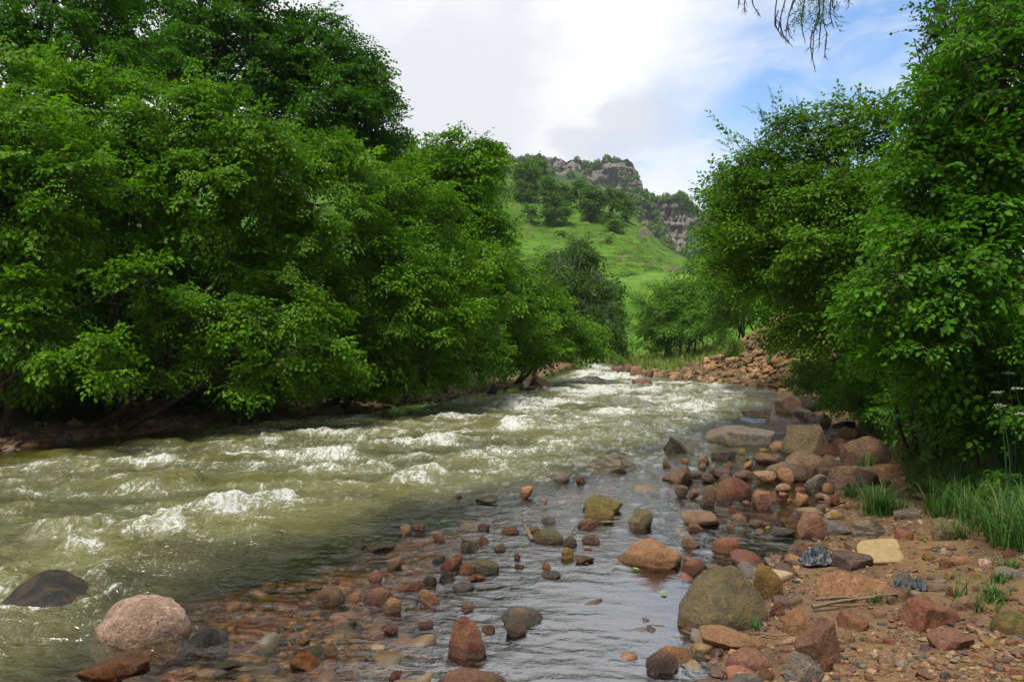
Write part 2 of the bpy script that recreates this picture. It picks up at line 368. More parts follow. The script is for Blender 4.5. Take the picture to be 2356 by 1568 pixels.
px = np.linspace(-200, 790, 520); v = np.concatenate([np.linspace(0, 1, 300), np.linspace(1.02, 1.5, 24)])
rpy, rY = np.interp(px, ridge[:, 0], ridge[:, 1]), np.interp(px, ridge[:, 0], ridge[:, 2])
rpy = rpy+2.2*n2(px, px*0, .05, seed=61)*(px < 690)
PX, VV = np.meshgrid(px, v); RY = np.broadcast_to(rY, PX.shape); RP = np.broadcast_to(rpy, PX.shape)
zr = CAM_H+(HZ-RP)/FP*RY
Yb = 84-.02*np.clip(560-PX, 0, 400)
Yd = Yb+(RY-Yb)*VV
zb = 1.0
prof = np.where(VV <= 1, .92*VV+.16*VV*(1-VV)*4*.35+.08*VV**3, 1-1.4*(VV-1))
X_ = (PX-512)/FP*Yd
hz = zb+(zr-zb)*prof
edge = np.clip(VV*(1-VV)*4, 0, 1)
hz += edge*(1.3*n2(X_, Yd, .035, seed=62, oct=4)+.35*n2(X_, Yd, .15, .45, seed=63, oct=3))
# sheep-track terraces
ph = hz/1.7+.8*n2(X_, Yd, .03, seed=64)
hz += edge*.50*(np.abs((ph % 1)-.5)*4-1)*sst(n2(X_, Yd, .05, seed=65), -.35, .25)+edge*.22*n2(X_, Yd, .5, .9, seed=67, oct=3)
rock = .12+0*hz
for (dx, dy, r_) in ((1485, 535, 24), (1545, 625, 26), (1583, 620, 22), (1475, 700, 14), (1330, 590, 16), (1500, 600, 10), (1445, 770, 26), (1430, 590, 8), (1190, 395, 12), (1290, 545, 10), (1420, 668, 9)):
    cpx, cpy = dx*K, dy*K; ppy = HZ-(hz-CAM_H)/Yd*FP
    rock = np.maximum(rock, .80*np.exp(-(((PX-cpx)/(r_*K*1.4))**2+((ppy-cpy)/(r_*K*.8))**2)))
hz += rock**2*1.6*n2(X_, Yd, .5, seed=66, oct=4)
hill = mesh_obj('hill', np.stack([X_, Yd, hz], -1).reshape(-1, 3), grid_faces(*X_.shape), hill_mat(), smooth=True, attrs={'rock': np.clip(rock, 0, 1).ravel()})
tag(hill, kind='structure')
_hg = (px, rpy, rY)
def hill_pt(dx, dy):
    """point of the hill's face seen at a survey pixel"""
    cpx, cpy = dx*K, dy*K; j = int(np.argmin(abs(px-cpx))); col = np.stack([X_[:, j], Yd[:, j], hz[:, j]], -1)[:300]
    py_ = HZ-(col[:, 2]-CAM_H)/col[:, 1]*FP; i = int(np.argmin(abs(py_-cpy))); return col[i]

# ------------------------------------------------------------------ rocky mountain behind
def cliff_mat():
    m, t, out = new_mat('cliff_rock')
    pos = t.add('ShaderNodeNewGeometry').outputs['Position']
    n1 = t.noise(t.mapping(pos, (.5, .5, 2.2)), .05, 7, .65, .3); n2_ = t.noise(pos, .22, 7, .7); n3 = t.noise(t.mapping(pos, (1.6, 1.6, .35)), .16, 6, .65)
    c = t.mix(t.smooth(n1, .35, .65), (.20, .178, .15), (.34, .305, .26))
    c = t.mix(t.smooth(n3, .52, .66, 0, .8), c, (.07, .06, .055))
    c = t.mix(t.smooth(n2_, .55, .75, 0, .5), c, (.44, .41, .37))
    gr = t.attr('green').outputs['Fac']
    gf = t.smooth(t.math('ADD', gr, t.math('MULTIPLY', t.math('SUBTRACT', n2_, .5), 1.3)), .42, .62)
    g = t.mix(t.smooth(n1, .35, .65), (.040, .085, .020), (.075, .14, .03))
    c = t.mix(gf, c, g)
    bn = t.bump(t.math('ADD', n2_, t.math('MULTIPLY', n3, .7)), 1.0, 5.0)
    principled(t, out, c, .92, bn, .2)
    return m
CM = cliff_mat()
def massif(name, top, foot, Y0, seed):
    """top: skyline (px, py); foot: lower edge of the bare face (px, py); slope runs from Y0-190 up to the face"""
    top = np.array(top, float); foot = np.array(foot, float)
    p = np.arange(top[0, 0], top[-1, 0], .55)
    tp = np.interp(p, top[:, 0], top[:, 1])+1.0*n2(p, p*0, .35, seed=seed, oct=3); fp = np.maximum(np.interp(p, foot[:, 0], foot[:, 1]), tp+3)
    ny = 60; nfa = 90
    but = 10*n2(p, p*0, .06, seed=seed+1, oct=4)
    zt = CAM_H+(HZ-tp)/FP*Y0; zf = CAM_H+(HZ-fp)/FP*(Y0-14)
    out = []
    for i in range(ny):
        u = i/ny; Yr = Y0-190+176*u; out.append((Yr+0*p, 4+(zf-4)*u**1.15, .95+0*p))
    for i in range(nfa):
        u = i/(nfa-1); Yr = Y0-14+14*u**1.6+but*np.sin(u*np.pi*.5)*.7
        out.append((Yr, zf+(zt-zf)*u, 0*p+.05))
    for i in range(1, 10): out.append((Y0+but*.7+9*i, zt-.6*i*i, .6+0*p))
    Yg = np.array([o[0] for o in out]); Zg = np.array([o[1] for o in out]); Gg = np.array([o[2] for o in out]); Pg = np.broadcast_to(p, Yg.shape)
    Xg = (Pg-512)/FP*Yg
    face = np.zeros(Yg.shape); face[ny:ny+nfa] = np.sin(np.linspace(0, np.pi, nfa))[:, None]**.5
    st = np.abs(((Zg/9+.6*n2(Xg, Zg, .02, seed=seed+2)) % 1)-.5)*2
    Yg = Yg+face*(1.8*(sst(st, .1, .5)-.5)+7*n2(Xg, Zg, .06, .035, seed+3, 4)+5*n2(Xg, Zg, .13, .045, seed+4, 4, .55, True)+2.0*n2(Xg, Zg, .35, .25, seed+8, 3))
    Zg = Zg+(1-face)*3.0*n2(Xg, Yg, .03, seed=seed+5, oct=3)*(np.arange(len(Yg)) < ny)[:, None]
    Gg = Gg+(.30 if seed == 200 else .0)*face+.55*np.exp(-((st-.0)/.22)**2)*face*(n2(Xg, Zg, .03, seed=seed+6) > .1)+.60*n2(Xg, Zg, .022, seed=seed+7, oct=3)
    o = mesh_obj(name, np.stack([Xg, Yg, Zg], -1).reshape(-1, 3), grid_faces(*Yg.shape), CM, smooth=True, attrs={'green': np.clip(Gg, 0, 1).ravel()})
    tag(o, kind='structure')
    return Xg, Yg, Zg, Gg, face
c1 = 1024/2560.
def T(l): return [((1200+a/3.927)*c1, (350+b/3.927)*c1) for a, b in l]   # pixels of the 600 px close-up
mA = massif('mountain', [(300, 150), (400, 146)]+T([(100, 190), (230, 200), (380, 185), (450, 160), (480, 140), (590, 138), (612, 170), (700, 172), (810, 178), (840, 205), (900, 188), (1000, 195), (1010, 235), (1150, 240), (1190, 210), (1300, 205), (1330, 215), (1400, 190), (1450, 182), (1500, 215), (1530, 290), (1556, 300), (1560, 375), (1590, 400), (1600, 470), (1620, 520), (1650, 578), (1800, 700), (1900, 1100)]),
            [(300, 160), (400, 152)]+T([(100, 215), (440, 220), (620, 260), (800, 330), (900, 300), (1000, 320), (1060, 410), (1130, 470), (1250, 520), (1400, 540), (1560, 570), (1650, 600), (1800, 760), (1900, 1160)]), 560, 100)
mB = massif('mountain', T([(1350, 640), (1480, 560), (1560, 545), (1660, 590), (1730, 600), (1800, 590), (1900, 580), (1990, 572), (2080, 600), (2120, 650), (2200, 720), (2300, 760)])+[(735, 235), (800, 250), (900, 262)],
            T([(1350, 700), (1480, 760), (1560, 780), (1660, 850), (1730, 950), (1800, 900), (1900, 1060), (1990, 1100), (2080, 960), (2120, 1000), (2200, 1100), (2300, 1060)])+[(735, 270), (800, 280), (900, 285)], 440, 200)

# ------------------------------------------------------------------ rocks
def rock_mat(name, c1, c2, c3=(.05, .04, .035), speck=0.0, band=0.0, moss=0.0, rough=.75, wet=0.0):
    m, t, out = new_mat(name)
    tc = t.add('ShaderNodeTexCoord').outputs['Object']; oi = t.add('ShaderNodeObjectInfo')
    off = t.add('ShaderNodeVectorMath', operation='MULTIPLY_ADD'); cb = t.add('ShaderNodeCombineXYZ')
    for k in range(3): t.l.new(oi.outputs['Random'], cb.inputs[k])
    t.l.new(cb.outputs[0], off.inputs[0]); off.inputs[1].default_value = (37, 91, 53); t.l.new(tc, off.inputs[2]); v = off.outputs[0]
    n1 = t.noise(v, 11, 7, .66, .6); n2_ = t.noise(v, 42, 7, .7); n3 = t.noise(v, 190, 3, .6)
    c = t.mix(t.smooth(n1, .38, .60), c1, c2)
    c = t.mix(t.smooth(n2_, .52, .66, 0, .85), c, c3)
    c = t.mix(t.smooth(t.noise(v, 17, 6, .65, 1.2), .54, .66, 0, .6), c, tuple(min(1, x*1.28+.012) for x in c1))
    c = t.mix(t.smooth(t.noise(v, 7, 6, .65, .8), .46, .60, 0, .65), c, (.25*c1[0]+.20, .25*c1[1]+.125, .25*c1[2]+.055))
    crack = t.noise(t.mapping(v, (1, 1, 2.2), rot=(.4, .3, 0)), 13, 5, .7, 1.5); crk = t.smooth(t.math('ABSOLUTE', t.math('SUBTRACT', crack, .5)), 0, .022, 1, 0)
    c = t.mix(t.math('MULTIPLY', crk, .6), c, tuple(x*.45 for x in c3))
    if band:
        bv = t.mapping(v, (2.5, 2.5, 16), rot=(.5, .45, 0)); bb = t.noise(bv, 1.6, 5, .6, .3)
        c = t.mix(t.smooth(bb, .47, .56, 0, band), c, c3); n2_ = t.math('ADD', n2_, t.math('MULTIPLY', bb, .9))
    if speck:
        vo = t.add('ShaderNodeTexVoronoi'); t.l.new(v, vo.inputs['Vector']); vo.inputs['Scale'].default_value = 230
        sp = t.add('ShaderNodeSeparateColor'); t.l.new(vo.outputs['Color'], sp.inputs[0])
        c = t.mix(t.smooth(sp.outputs[0], .72, .85, 0, speck), c, (.05, .045, .045)); c = t.mix(t.smooth(sp.outputs[1], .75, .9, 0, speck*.6), c, (.62, .52, .45))
    geo = t.add('ShaderNodeNewGeometry'); sx = t.add('ShaderNodeSeparateXYZ'); t.l.new(geo.outputs['Position'], sx.inputs[0])
    if moss:
        ns = t.add('ShaderNodeSeparateXYZ'); t.l.new(geo.outputs['Normal'], ns.inputs[0])
        mf = t.smooth(t.math('ADD', t.math('MULTIPLY', ns.outputs['Z'], .5), n2_), .78, .98, 0, moss)
        c = t.mix(mf, c, (.09, .10, .018))
    c = t.mix(t.math('MULTIPLY', n3, .38), c, t.mix(1.0, c, (.35, .33, .33), 'MULTIPLY'))
    hsv = t.add('ShaderNodeHueSaturation'); t.l.new(c, hsv.inputs['Color'])
    t.set(hsv.inputs['Value'], t.smooth(oi.outputs['Random'], 0, 1, .74, 1.14)); hsv.inputs['Saturation'].default_value = 1.08
    c = hsv.outputs[0]
    # water-soaked band above the stream, carried higher to paint shaded undersides; fully wet stones
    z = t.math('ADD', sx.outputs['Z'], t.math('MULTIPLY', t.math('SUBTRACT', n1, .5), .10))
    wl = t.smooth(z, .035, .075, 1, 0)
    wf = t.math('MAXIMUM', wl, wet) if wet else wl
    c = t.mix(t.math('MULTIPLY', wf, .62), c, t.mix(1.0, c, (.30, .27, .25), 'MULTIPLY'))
    bn = t.bump(t.math('ADD', t.math('ADD', n2_, t.math('MULTIPLY', n1, 1.2)), t.math('MULTIPLY', n3, .22)), 1.0, .034)
    principled(t, out, c, t.smooth(wf, 0, 1, rough, .22), bn, .45)
    return m
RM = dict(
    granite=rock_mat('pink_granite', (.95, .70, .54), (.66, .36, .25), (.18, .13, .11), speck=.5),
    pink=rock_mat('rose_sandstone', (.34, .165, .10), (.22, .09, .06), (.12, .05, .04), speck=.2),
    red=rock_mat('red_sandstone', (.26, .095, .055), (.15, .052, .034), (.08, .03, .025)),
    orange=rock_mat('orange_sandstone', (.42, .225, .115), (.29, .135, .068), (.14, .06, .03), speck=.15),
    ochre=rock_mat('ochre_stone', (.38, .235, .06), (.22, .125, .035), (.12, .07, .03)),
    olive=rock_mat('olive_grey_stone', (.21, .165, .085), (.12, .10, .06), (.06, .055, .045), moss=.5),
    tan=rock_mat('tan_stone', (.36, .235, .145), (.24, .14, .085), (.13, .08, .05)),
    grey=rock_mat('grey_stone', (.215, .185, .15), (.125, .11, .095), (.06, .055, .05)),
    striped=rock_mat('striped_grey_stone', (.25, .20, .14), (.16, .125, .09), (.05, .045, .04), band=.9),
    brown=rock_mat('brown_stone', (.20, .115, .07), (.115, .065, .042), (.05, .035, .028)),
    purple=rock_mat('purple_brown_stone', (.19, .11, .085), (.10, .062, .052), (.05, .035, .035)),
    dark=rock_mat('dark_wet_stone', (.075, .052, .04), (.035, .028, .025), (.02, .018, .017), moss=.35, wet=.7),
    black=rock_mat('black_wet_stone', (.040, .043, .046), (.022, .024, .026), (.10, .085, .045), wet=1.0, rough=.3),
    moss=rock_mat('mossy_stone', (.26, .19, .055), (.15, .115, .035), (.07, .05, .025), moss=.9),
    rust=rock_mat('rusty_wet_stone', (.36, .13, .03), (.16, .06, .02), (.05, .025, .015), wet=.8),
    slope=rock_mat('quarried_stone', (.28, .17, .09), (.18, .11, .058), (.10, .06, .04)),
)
def ico(n):
    import bmesh
    bm = bmesh.new(); bmesh.ops.create_icosphere(bm, subdivisions=n, radius=1.0)
    V = np.array([v.co[:] for v in bm.verts]); F = np.array([[v.index for v in f.verts] for f in bm.faces]); bm.free(); return V, F
ICO = {n: ico(n) for n in (1, 2, 3, 4, 5)}
def rock_shape(seed, kind, sub):
    rs = np.random.RandomState(seed); V, F = ICO[sub]; p = V.copy(); off = rs.uniform(0, 200, 3)
    def cuts(p, n, lo, hi, soft, zmin=-1):
        for _ in range(n):
            nn = rs.normal(size=3); nn /= np.linalg.norm(nn)
            if nn[2] < zmin: nn[2] *= -1
            dd = rs.uniform(lo, hi); e = p@nn-dd
            p = p-(np.maximum(e, 0)*(1-soft))[:, None]*nn
        return p
    if kind == 'round':
        p = p*(1+.20*noise3(p*.9+off)+.07*noise3(p*2.1+off))[:, None]; p = cuts(p, 5, .72, .95, .35)
        p = p*(1+.045*fbm(p*3.5+off, 4))[:, None]
    elif kind == 'ang':
        p = p*(1+.18*noise3(p*.9+off))[:, None]; p = cuts(p, 16, .40, .74, .02)
        p = p*(1+.05*noise3(p*2.5+off)+.05*fbm(p*5+off, 4)+.03*np.minimum(fbm(p*3+off, 3, .5, True)-.6, 0))[:, None]
    elif kind == 'slab':
        p = p*np.array([1, 1, 1.4]); p = p*(1+.15*noise3(p*1.0+off))[:, None]; p = cuts(p, 9, .55, .85, .05)
        nn = np.array([rs.uniform(-.1, .1), rs.uniform(-.25, -.05), 1]); nn /= np.linalg.norm(nn); e = p@nn-.45; p = p-(np.maximum(e, 0)*.93)[:, None]*nn
        p = p*(1+.03*fbm(p*4+off, 4))[:, None]
    else:                                                             # 'mid': weathered block
        p = p*(1+.2*noise3(p*.9+off))[:, None]; p = cuts(p, 12, .46, .80, .07)
        p = p*(1+.07*noise3(p*2.2+off)+.05*fbm(p*4.5+off, 4))[:, None]
    return p, F
rock_spots = []; rock_foot = []
def add_rock(px, pyb, wpx, hpx, kind, mat, label, seed, cat='boulder', tilt=0.0, lean=0.0, sub=None, group='boulders and stones along the river', zoff=0.0, name=None, dr=.8, yaw=None):
    """px, pyb: where the front of the rock meets the ground; wpx, hpx: its visible width and height (1024 px frame)"""
    X, Y, Z = ground_pt(px, pyb)
    sc_ = Y/FP; wx_ = wpx*sc_/2; sa = (CAM_H-Z)/math.hypot(Y, CAM_H-Z); ca = math.sqrt(1-sa*sa)
    hh = hpx*sc_
    ay = min(dr*wx_, .42*hh/max(sa, .05)); ay = max(ay, .3*wx_)
    up = max(hh-ay*sa, .35*hh); azv = math.sqrt(max(up*up-(ay*sa)**2, (.3*hh)**2))/ca
    sub = sub or (5 if wpx > 40 else 4 if wpx > 16 else 3)
    p, F = rock_shape(seed, kind, sub)
    rs = np.random.RandomState(seed+999)
    yw = rs.uniform(-.5, .5) if yaw is None else yaw
    c, s = math.cos(yw), math.sin(yw); p = p@np.array([[c, s, 0], [-s, c, 0], [0, 0, 1]])
    lo, hi = p.min(0), p.max(0); p = (p-(lo+hi)/2)/((hi-lo)/2)
    p = p*np.array([wx_, ay, azv*1.02])
    if tilt:
        c, s = math.cos(tilt), math.sin(tilt); p = p@np.array([[c, 0, -s], [0, 1, 0], [s, 0, c]])
        p[:, 0] *= wx_/abs(p[:, 0]).max(); top = p[:, 2].max(); p[:, 2] *= azv/top
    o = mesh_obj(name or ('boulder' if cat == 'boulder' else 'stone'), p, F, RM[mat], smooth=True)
    o.location = (X*(1+ay/Y*.9), Y+ay*.9, Z+zoff+(.05 if Z == 0 and Y > 7.5 else 0)); tag(o, label, cat, group)
    rock_foot.append((o.location[0], o.location[1], wx_, ay))
    rock_spots.append((px, pyb-hpx*.4, wpx, hpx, label))
    return o
C5 = (1560, 1100, 2.356); C6 = (700, 1100, 2.356); C7 = (0, 900, 1.95); C4 = (1660, 600, 2.24); C2 = (900, 200, 1.96)
ROCKS = [
 (C5, 585, 1128, 560, 392, 'round', 'olive', 'largest olive-grey rounded boulder at the edge of the still pool', .05),
 (C5, 832, 935, 205, 212, 'mid', 'ochre', 'ochre yellow boulder tucked behind the largest olive-grey boulder', 0),
 (C5, 1340, 962, 425, 208, 'mid', 'orange', 'wide orange-tan boulder with pitted face on the pebbly bank', 0),
 (C5, 1800, 1122, 388, 202, 'mid', 'red', 'wide dark red boulder with a pale pink top on the sand', 0),
 (C5, 1932, 1236, 240, 108, 'slab', 'pink', 'flat-topped pinkish stone in the sand below the dark red boulder', 0),
 (C5, 2300, 1150, 235, 142, 'round', 'moss', 'yellow-olive rounded boulder at the sandy edge of the bank', 0),
 (C5, 1130, 1308, 268, 256, 'mid', 'pink', 'upright rose-pink boulder in the middle of the gravel', 0),
 (C5, 1045, 1432, 248, 190, 'ang', 'grey', 'grey-brown angular stone in front of the upright rose-pink boulder', 0),
 (C5, 630, 1238, 388, 138, 'slab', 'orange', 'long low brown-orange rock below the largest olive-grey boulder', .06),
 (C5, 730, 1370, 272, 152, 'round', 'pink', 'rounded reddish boulder below the long low brown-orange rock', 0),
 (C5, 740, 1455, 230, 92, 'round', 'grey', 'grey rounded stone half cut off under the rounded reddish boulder', 0),
 (C5, 832, 1422, 122, 84, 'mid', 'red', 'small red stone beside the grey stone at the water edge', 0),
 (C5, 1025, 1152, 178, 158, 'round', 'orange', 'round brown-orange boulder behind the upright rose-pink boulder', 0),
 (C5, 1355, 1122, 184, 114, 'ang', 'red', 'flat brick red stone in the gravel below the sticks', 0),
 (C5, 1335, 772, 272, 118, 'slab', 'purple', 'purple-brown blocky boulder beside the black plastic', 0),
 (C5, 1035, 702, 152, 118, 'mid', 'brown', 'brown sloping stone at the left of the black plastic', .2),
 (C5, 1110, 597, 184, 172, 'mid', 'pink', 'rose-pink tapering boulder standing at the head of the side pool', 0),
 (C5, 1448, 574, 202, 122, 'ang', 'striped', 'grey boulder with dark slanting stripes on the gravel', 0),
 (C5, 1262, 552, 162, 84, 'ang', 'grey', 'low grey-brown stone between the tapering pink boulder and the striped one', .15),
 (C5, 932, 564, 148, 56, 'slab', 'grey', 'flat grey-brown stone lying in the side pool', 0),
 (C5, 905, 507, 102, 88, 'ang', 'purple', 'purple-brown pointed stone by the side pool', 0),
 (C5, 450, 507, 246, 94, 'slab', 'tan', 'broad flat greyish tan slab rising from the shallows', .1),
 (C5, 412, 540, 112, 58, 'mid', 'red', 'wet red stone in front of the broad flat tan slab', 0),
 (C5, 598, 662, 188, 98, 'round', 'red', 'smooth dark red stone in the still pool', 0),
 (C5, 400, 632, 138, 84, 'ang', 'tan', 'tan-brown stone to the left of the smooth dark red one', 0),
 (C5, 145, 752, 402, 188, 'mid', 'orange', 'big craggy pink-orange boulder standing in the still pool', -.06),
 (C5, 410, 782, 164, 90, 'round', 'red', 'rounded wine red stone touching the big craggy pink-orange boulder', 0),
 (C5, 640, 362, 222, 118, 'round', 'red', 'glossy rust-red rounded boulder in the brown side pool', 0),
 (C5, 492, 392, 92, 102, 'ang', 'brown', 'small upright brown stone left of the glossy rust-red boulder', 0),
 (C5, 812, 402, 122, 86, 'ang', 'pink', 'pinkish wedge stone mirrored in the brown side pool', 0),
 (C5, 322, 266, 178, 94, 'ang', 'brown', 'brown mossy wedge of rock alone in the shallows', .12),
 (C5, 95, 524, 152, 124, 'mid', 'olive', 'dark olive striped boulder in the shallows', 0),
 (C5, 1885, 590, 132, 130, 'mid', 'olive', 'squarish olive-brown rock with grass beside it', 0),
 (C5, 1350, 284, 282, 144, 'mid', 'purple', 'large purplish grey boulder behind the tuft of tall grass', .05),
 (C5, 1380, 650, 142, 48, 'slab', 'tan', 'low tan stone behind the pale flat slab', 0),
 (C5, 1128, 302, 130, 84, 'ang', 'grey', 'grey cracked rock at the upper end of the side pool', 0),
 (C5, 1203, 330, 70, 52, 'round', 'orange', 'small round orange stone beside the grey cracked rock', 0),
 (C5, 945, 254, 92, 66, 'ang', 'orange', 'bright orange block in front of the broad pinkish rock', 0),
 (C5, 960, 240, 264, 92, 'round', 'purple', 'broad low pinkish grey rock behind the bright orange block', 0),
 (C5, 1060, 184, 238, 102, 'round', 'tan', 'broad tan-pink whaleback boulder among the bank rocks', 0),
 (C5, 1200, 204, 142, 100, 'round', 'brown', 'dark olive-brown boulder beside the tan-pink whaleback', -.2),
 (C5, 1560, 194, 148, 57, 'round', 'orange', 'orange-brown oval stone beyond the tall grass tuft', 0),
 (C5, 1658, 862, 120, 82, 'mid', 'grey', 'grey-brown block behind the second scrap of black plastic', 0),
 (C5, 1995, 732, 152, 50, 'slab', 'orange', 'flat orange stone half sunk in the sand', 0),
 (C5, 1897, 758, 70, 66, 'mid', 'red', 'small red-brown stone touching the flat orange one', 0),
 (C5, 2122, 737, 80, 44, 'mid', 'granite', 'small pale pink stone on open sand', 0),
 (C5, 1912, 922, 68, 67, 'mid', 'red', 'small rust-brown stone above the dark red boulder', 0),
 (C5, 1848, 892, 130, 50, 'slab', 'tan', 'thin tan flagstone behind the small rust-brown stone', 0),
 (C5, 1995, 1002, 168, 102, 'mid', 'tan', 'tan stone peeping from behind the dark red boulder', 0),
 (C5, 2270, 817, 182, 68, 'slab', 'grey', 'long grey stone in the sand at the bank edge', 0),
 (C5, 1612, 962, 166, 92, 'ang', 'brown', 'dark brown angular rock beside the wide orange-tan boulder', 0),
 (C5, 1668, 467, 184, 62, 'slab', 'grey', 'flat slate-grey stone near the squarish olive-brown rock', 0),
 (C5, 1562, 397, 90, 54, 'round', 'purple', 'lilac-grey stone in the grass tuft', 0),
 (C5, 1770, 347, 162, 38, 'slab', 'tan', 'flat tan stone at the foot of the tall grass', 0),
 (C5, 228, 1368, 222, 128, 'mid', 'purple', 'dark brown boulder at the pool edge in front of a longer orange one', 0),
 (C5, 300, 1312, 232, 106, 'round', 'orange', 'orange-brown long boulder lying behind a dark brown one in the pool', 0),
 (C5, 900, 1037, 112, 92, 'ang', 'red', 'reddish angular stone touching the right side of the largest boulder', 0),
 (C5, 1190, 1364, 88, 80, 'mid', 'red', 'small red-brown stone under the upright rose-pink boulder', 0),
 (C5, 1385, 1337, 86, 52, 'round', 'grey', 'small grey oval pebble stone on the gravel', 0),
 (C5, 2262, 1310, 120, 48, 'ang', 'grey', 'grey splinter of stone in the lower gravel', 0),
 (C5, 1155, 652, 102, 52, 'ang', 'olive', 'greenish stone above the black plastic', 0),
 (C5, 1297, 1067, 98, 68, 'round', 'olive', 'olive-brown stone under the driftwood sticks', 0),
 (C5, 2150, 1012, 102, 48, 'slab', 'orange', 'flat orange flake of stone right of the dark red boulder', 0),
 (C5, 960, 985, 190, 70, 'slab', 'purple', 'purplish low rock behind the round brown-orange boulder', 0),
 (C4, 710, 976, 158, 118, 'ang', 'brown', 'triangular red-brown boulder with a leaning slab behind it', 0),
 (C4, 800, 962, 182, 88, 'slab', 'dark', 'dark thin slab leaning down behind the triangular boulder', .42),
 (C4, 800, 1014, 158, 64, 'mid', 'dark', 'dark wet rock at the foot of the triangular boulder', 0),
 (C4, 893, 1042, 80, 54, 'mid', 'dark', 'blackish red rock at the end of the dark row', 0),
 (C4, 1000, 1052, 122, 46, 'ang', 'dark', 'low dark rocks end by the pebbly inlet', 0),
 (C4, 515, 1003, 174, 54, 'mid', 'dark', 'dark hump of rock breaking the white water', 0),
 (C4, 430, 1162, 388, 112, 'slab', 'grey', 'long flat grey-pink rock lying in the river', .04),
 (C4, 65, 1217, 152, 104, 'ang', 'dark', 'blocky dark rock with mossy top in the river', 0),
 (C4, 333, 1244, 138, 48, 'slab', 'dark', 'small dark wet slab between larger river rocks', 0),
 (C4, 815, 1224, 340, 186, 'ang', 'olive', 'big sloping grey-brown boulder at the head of the rocks', -.25),
 (C4, 940, 1217, 142, 114, 'ang', 'red', 'brick red angular rock against the big sloping boulder', 0),
 (C4, 1055, 1107, 152, 68, 'ang', 'orange', 'orange rock wedged above the dark brown block', 0),
 (C4, 1120, 1262, 266, 170, 'ang', 'brown', 'large dark brown angular block in front of the bushes', 0),
 (C4, 1182, 1122, 84, 48, 'mid', 'brown', 'small brown rock behind the large dark brown block', 0),
 (C4, 1305, 1199, 112, 56, 'mid', 'brown', 'brown rock right of the large dark brown block', 0),
 (C4, 1490, 1215, 304, 138, 'slab', 'olive', 'wide olive-brown block in the shade under the bushes', 0),
 (C4, 578, 1264, 144, 50, 'slab', 'brown', 'low brown rock at the water edge left of the whaleback', 0),
 (C4, 640, 1184, 104, 42, 'round', 'pink', 'low pink rock awash beside the long flat grey-pink rock', 0),
 (C4, 1420, 1280, 128, 44, 'slab', 'grey', 'pale grey flat stone on the gravel path', 0),
 (C4, 1378, 1312, 74, 50, 'mid', 'grey', 'bluish grey stone in front of the pale grey flat one', 0),
 (C4, 322, 1342, 138, 48, 'mid', 'purple', 'purple-brown stone in the shallows behind the glossy boulder', 0),
 (C4, 448, 1347, 98, 38, 'mid', 'brown', 'brown flat stone between shallows and whaleback', 0),
 (C4, 350, 1370, 82, 40, 'round', 'purple', 'rounded mauve stone above the glossy rust-red boulder', 0),
 (C4, 190, 1347, 90, 26, 'mid', 'dark', 'thin dark stone in the shallows behind the mauve stone', 0),
 (C4, 97, 1438, 78, 44, 'ang', 'purple', 'jagged purple stone left of the upright brown one', 0),
 (C4, 568, 1362, 128, 44, 'slab', 'tan', 'tan flat stone in the brown side pool', 0),
 (C4, 1375, 1230, 92, 36, 'slab', 'grey', 'light grey flat stone in front of the shaded block', 0),
 (C4, 1400, 1150, 120, 34, 'slab', 'tan', 'pale tan stone leaning on the shaded block', 0),
 (C4, 245, 1364, 70, 40, 'round', 'purple', 'small lilac stone in the shallows', 0),
 (C4, 175, 1452, 70, 36, 'mid', 'brown', 'low brown stone touching the upright brown one', 0),
 (C6, 1975, 210, 334, 102, 'mid', 'striped', 'log-shaped grey-tan boulder lying across the river shallows', .03),
 (C6, 1900, 437, 238, 128, 'mid', 'moss', 'ochre-brown boulder behind a greenish yellow one in the shallows', 0),
 (C6, 1880, 489, 172, 128, 'mid', 'moss', 'greenish yellow mossy boulder in front of an ochre-brown one', 0),
 (C6, 1810, 522, 122, 62, 'mid', 'red', 'wet red stone below the greenish yellow boulder', 0),
 (C6, 1575, 602, 184, 88, 'mid', 'olive', 'mottled olive and rust stone beside the forked driftwood', .15),
 (C6, 1708, 624, 90, 56, 'round', 'purple', 'round brown-grey stone right of the mottled olive one', 0),
 (C6, 1830, 609, 112, 57, 'mid', 'purple', 'pale mauve stone mirrored in the pool', 0),
 (C6, 1362, 554, 122, 48, 'mid', 'red', 'red stone at the left end of the driftwood', 0),
 (C6, 1695, 697, 84, 68, 'mid', 'ochre', 'small bright yellow stone in the pool', 0),
 (C6, 1790, 727, 124, 52, 'slab', 'brown', 'speckled brown bar of stone by the yellow one', .15),
 (C6, 1595, 807, 122, 42, 'ang', 'grey', 'flat grey-brown arrowhead stone in the pool', 0),
 (C6, 1575, 754, 64, 40, 'ang', 'orange', 'tiny orange stone behind the arrowhead stone', 0),
 (C6, 1010, 755, 144, 96, 'ang', 'red', 'salmon red block in the middle of the stony riffle', 0),
 (C6, 1100, 780, 84, 74, 'ang', 'red', 'rose red stone between the salmon block and the olive-tan one', 0),
 (C6, 1216, 790, 154, 102, 'mid', 'olive', 'olive-tan block in the stony riffle', 0),
 (C6, 1158, 827, 118, 44, 'mid', 'rust', 'wet orange-red stone in front of the olive-tan block', 0),
 (C6, 930, 717, 84, 58, 'mid', 'dark', 'dark tilted stone behind the salmon red block', .3),
 (C6, 1082, 884, 128, 50, 'round', 'grey', 'smooth pale grey stone in the shallows', 0),
 (C6, 882, 967, 128, 94, 'ang', 'orange', 'orange-tan cube-like stone in the riffle', 0),
 (C6, 297, 970, 188, 114, 'round', 'brown', 'brown rounded stone with a wet base at the riffle edge', 0),
 (C6, 578, 957, 180, 92, 'round', 'pink', 'pinkish tan rounded stone in the riffle', 0),
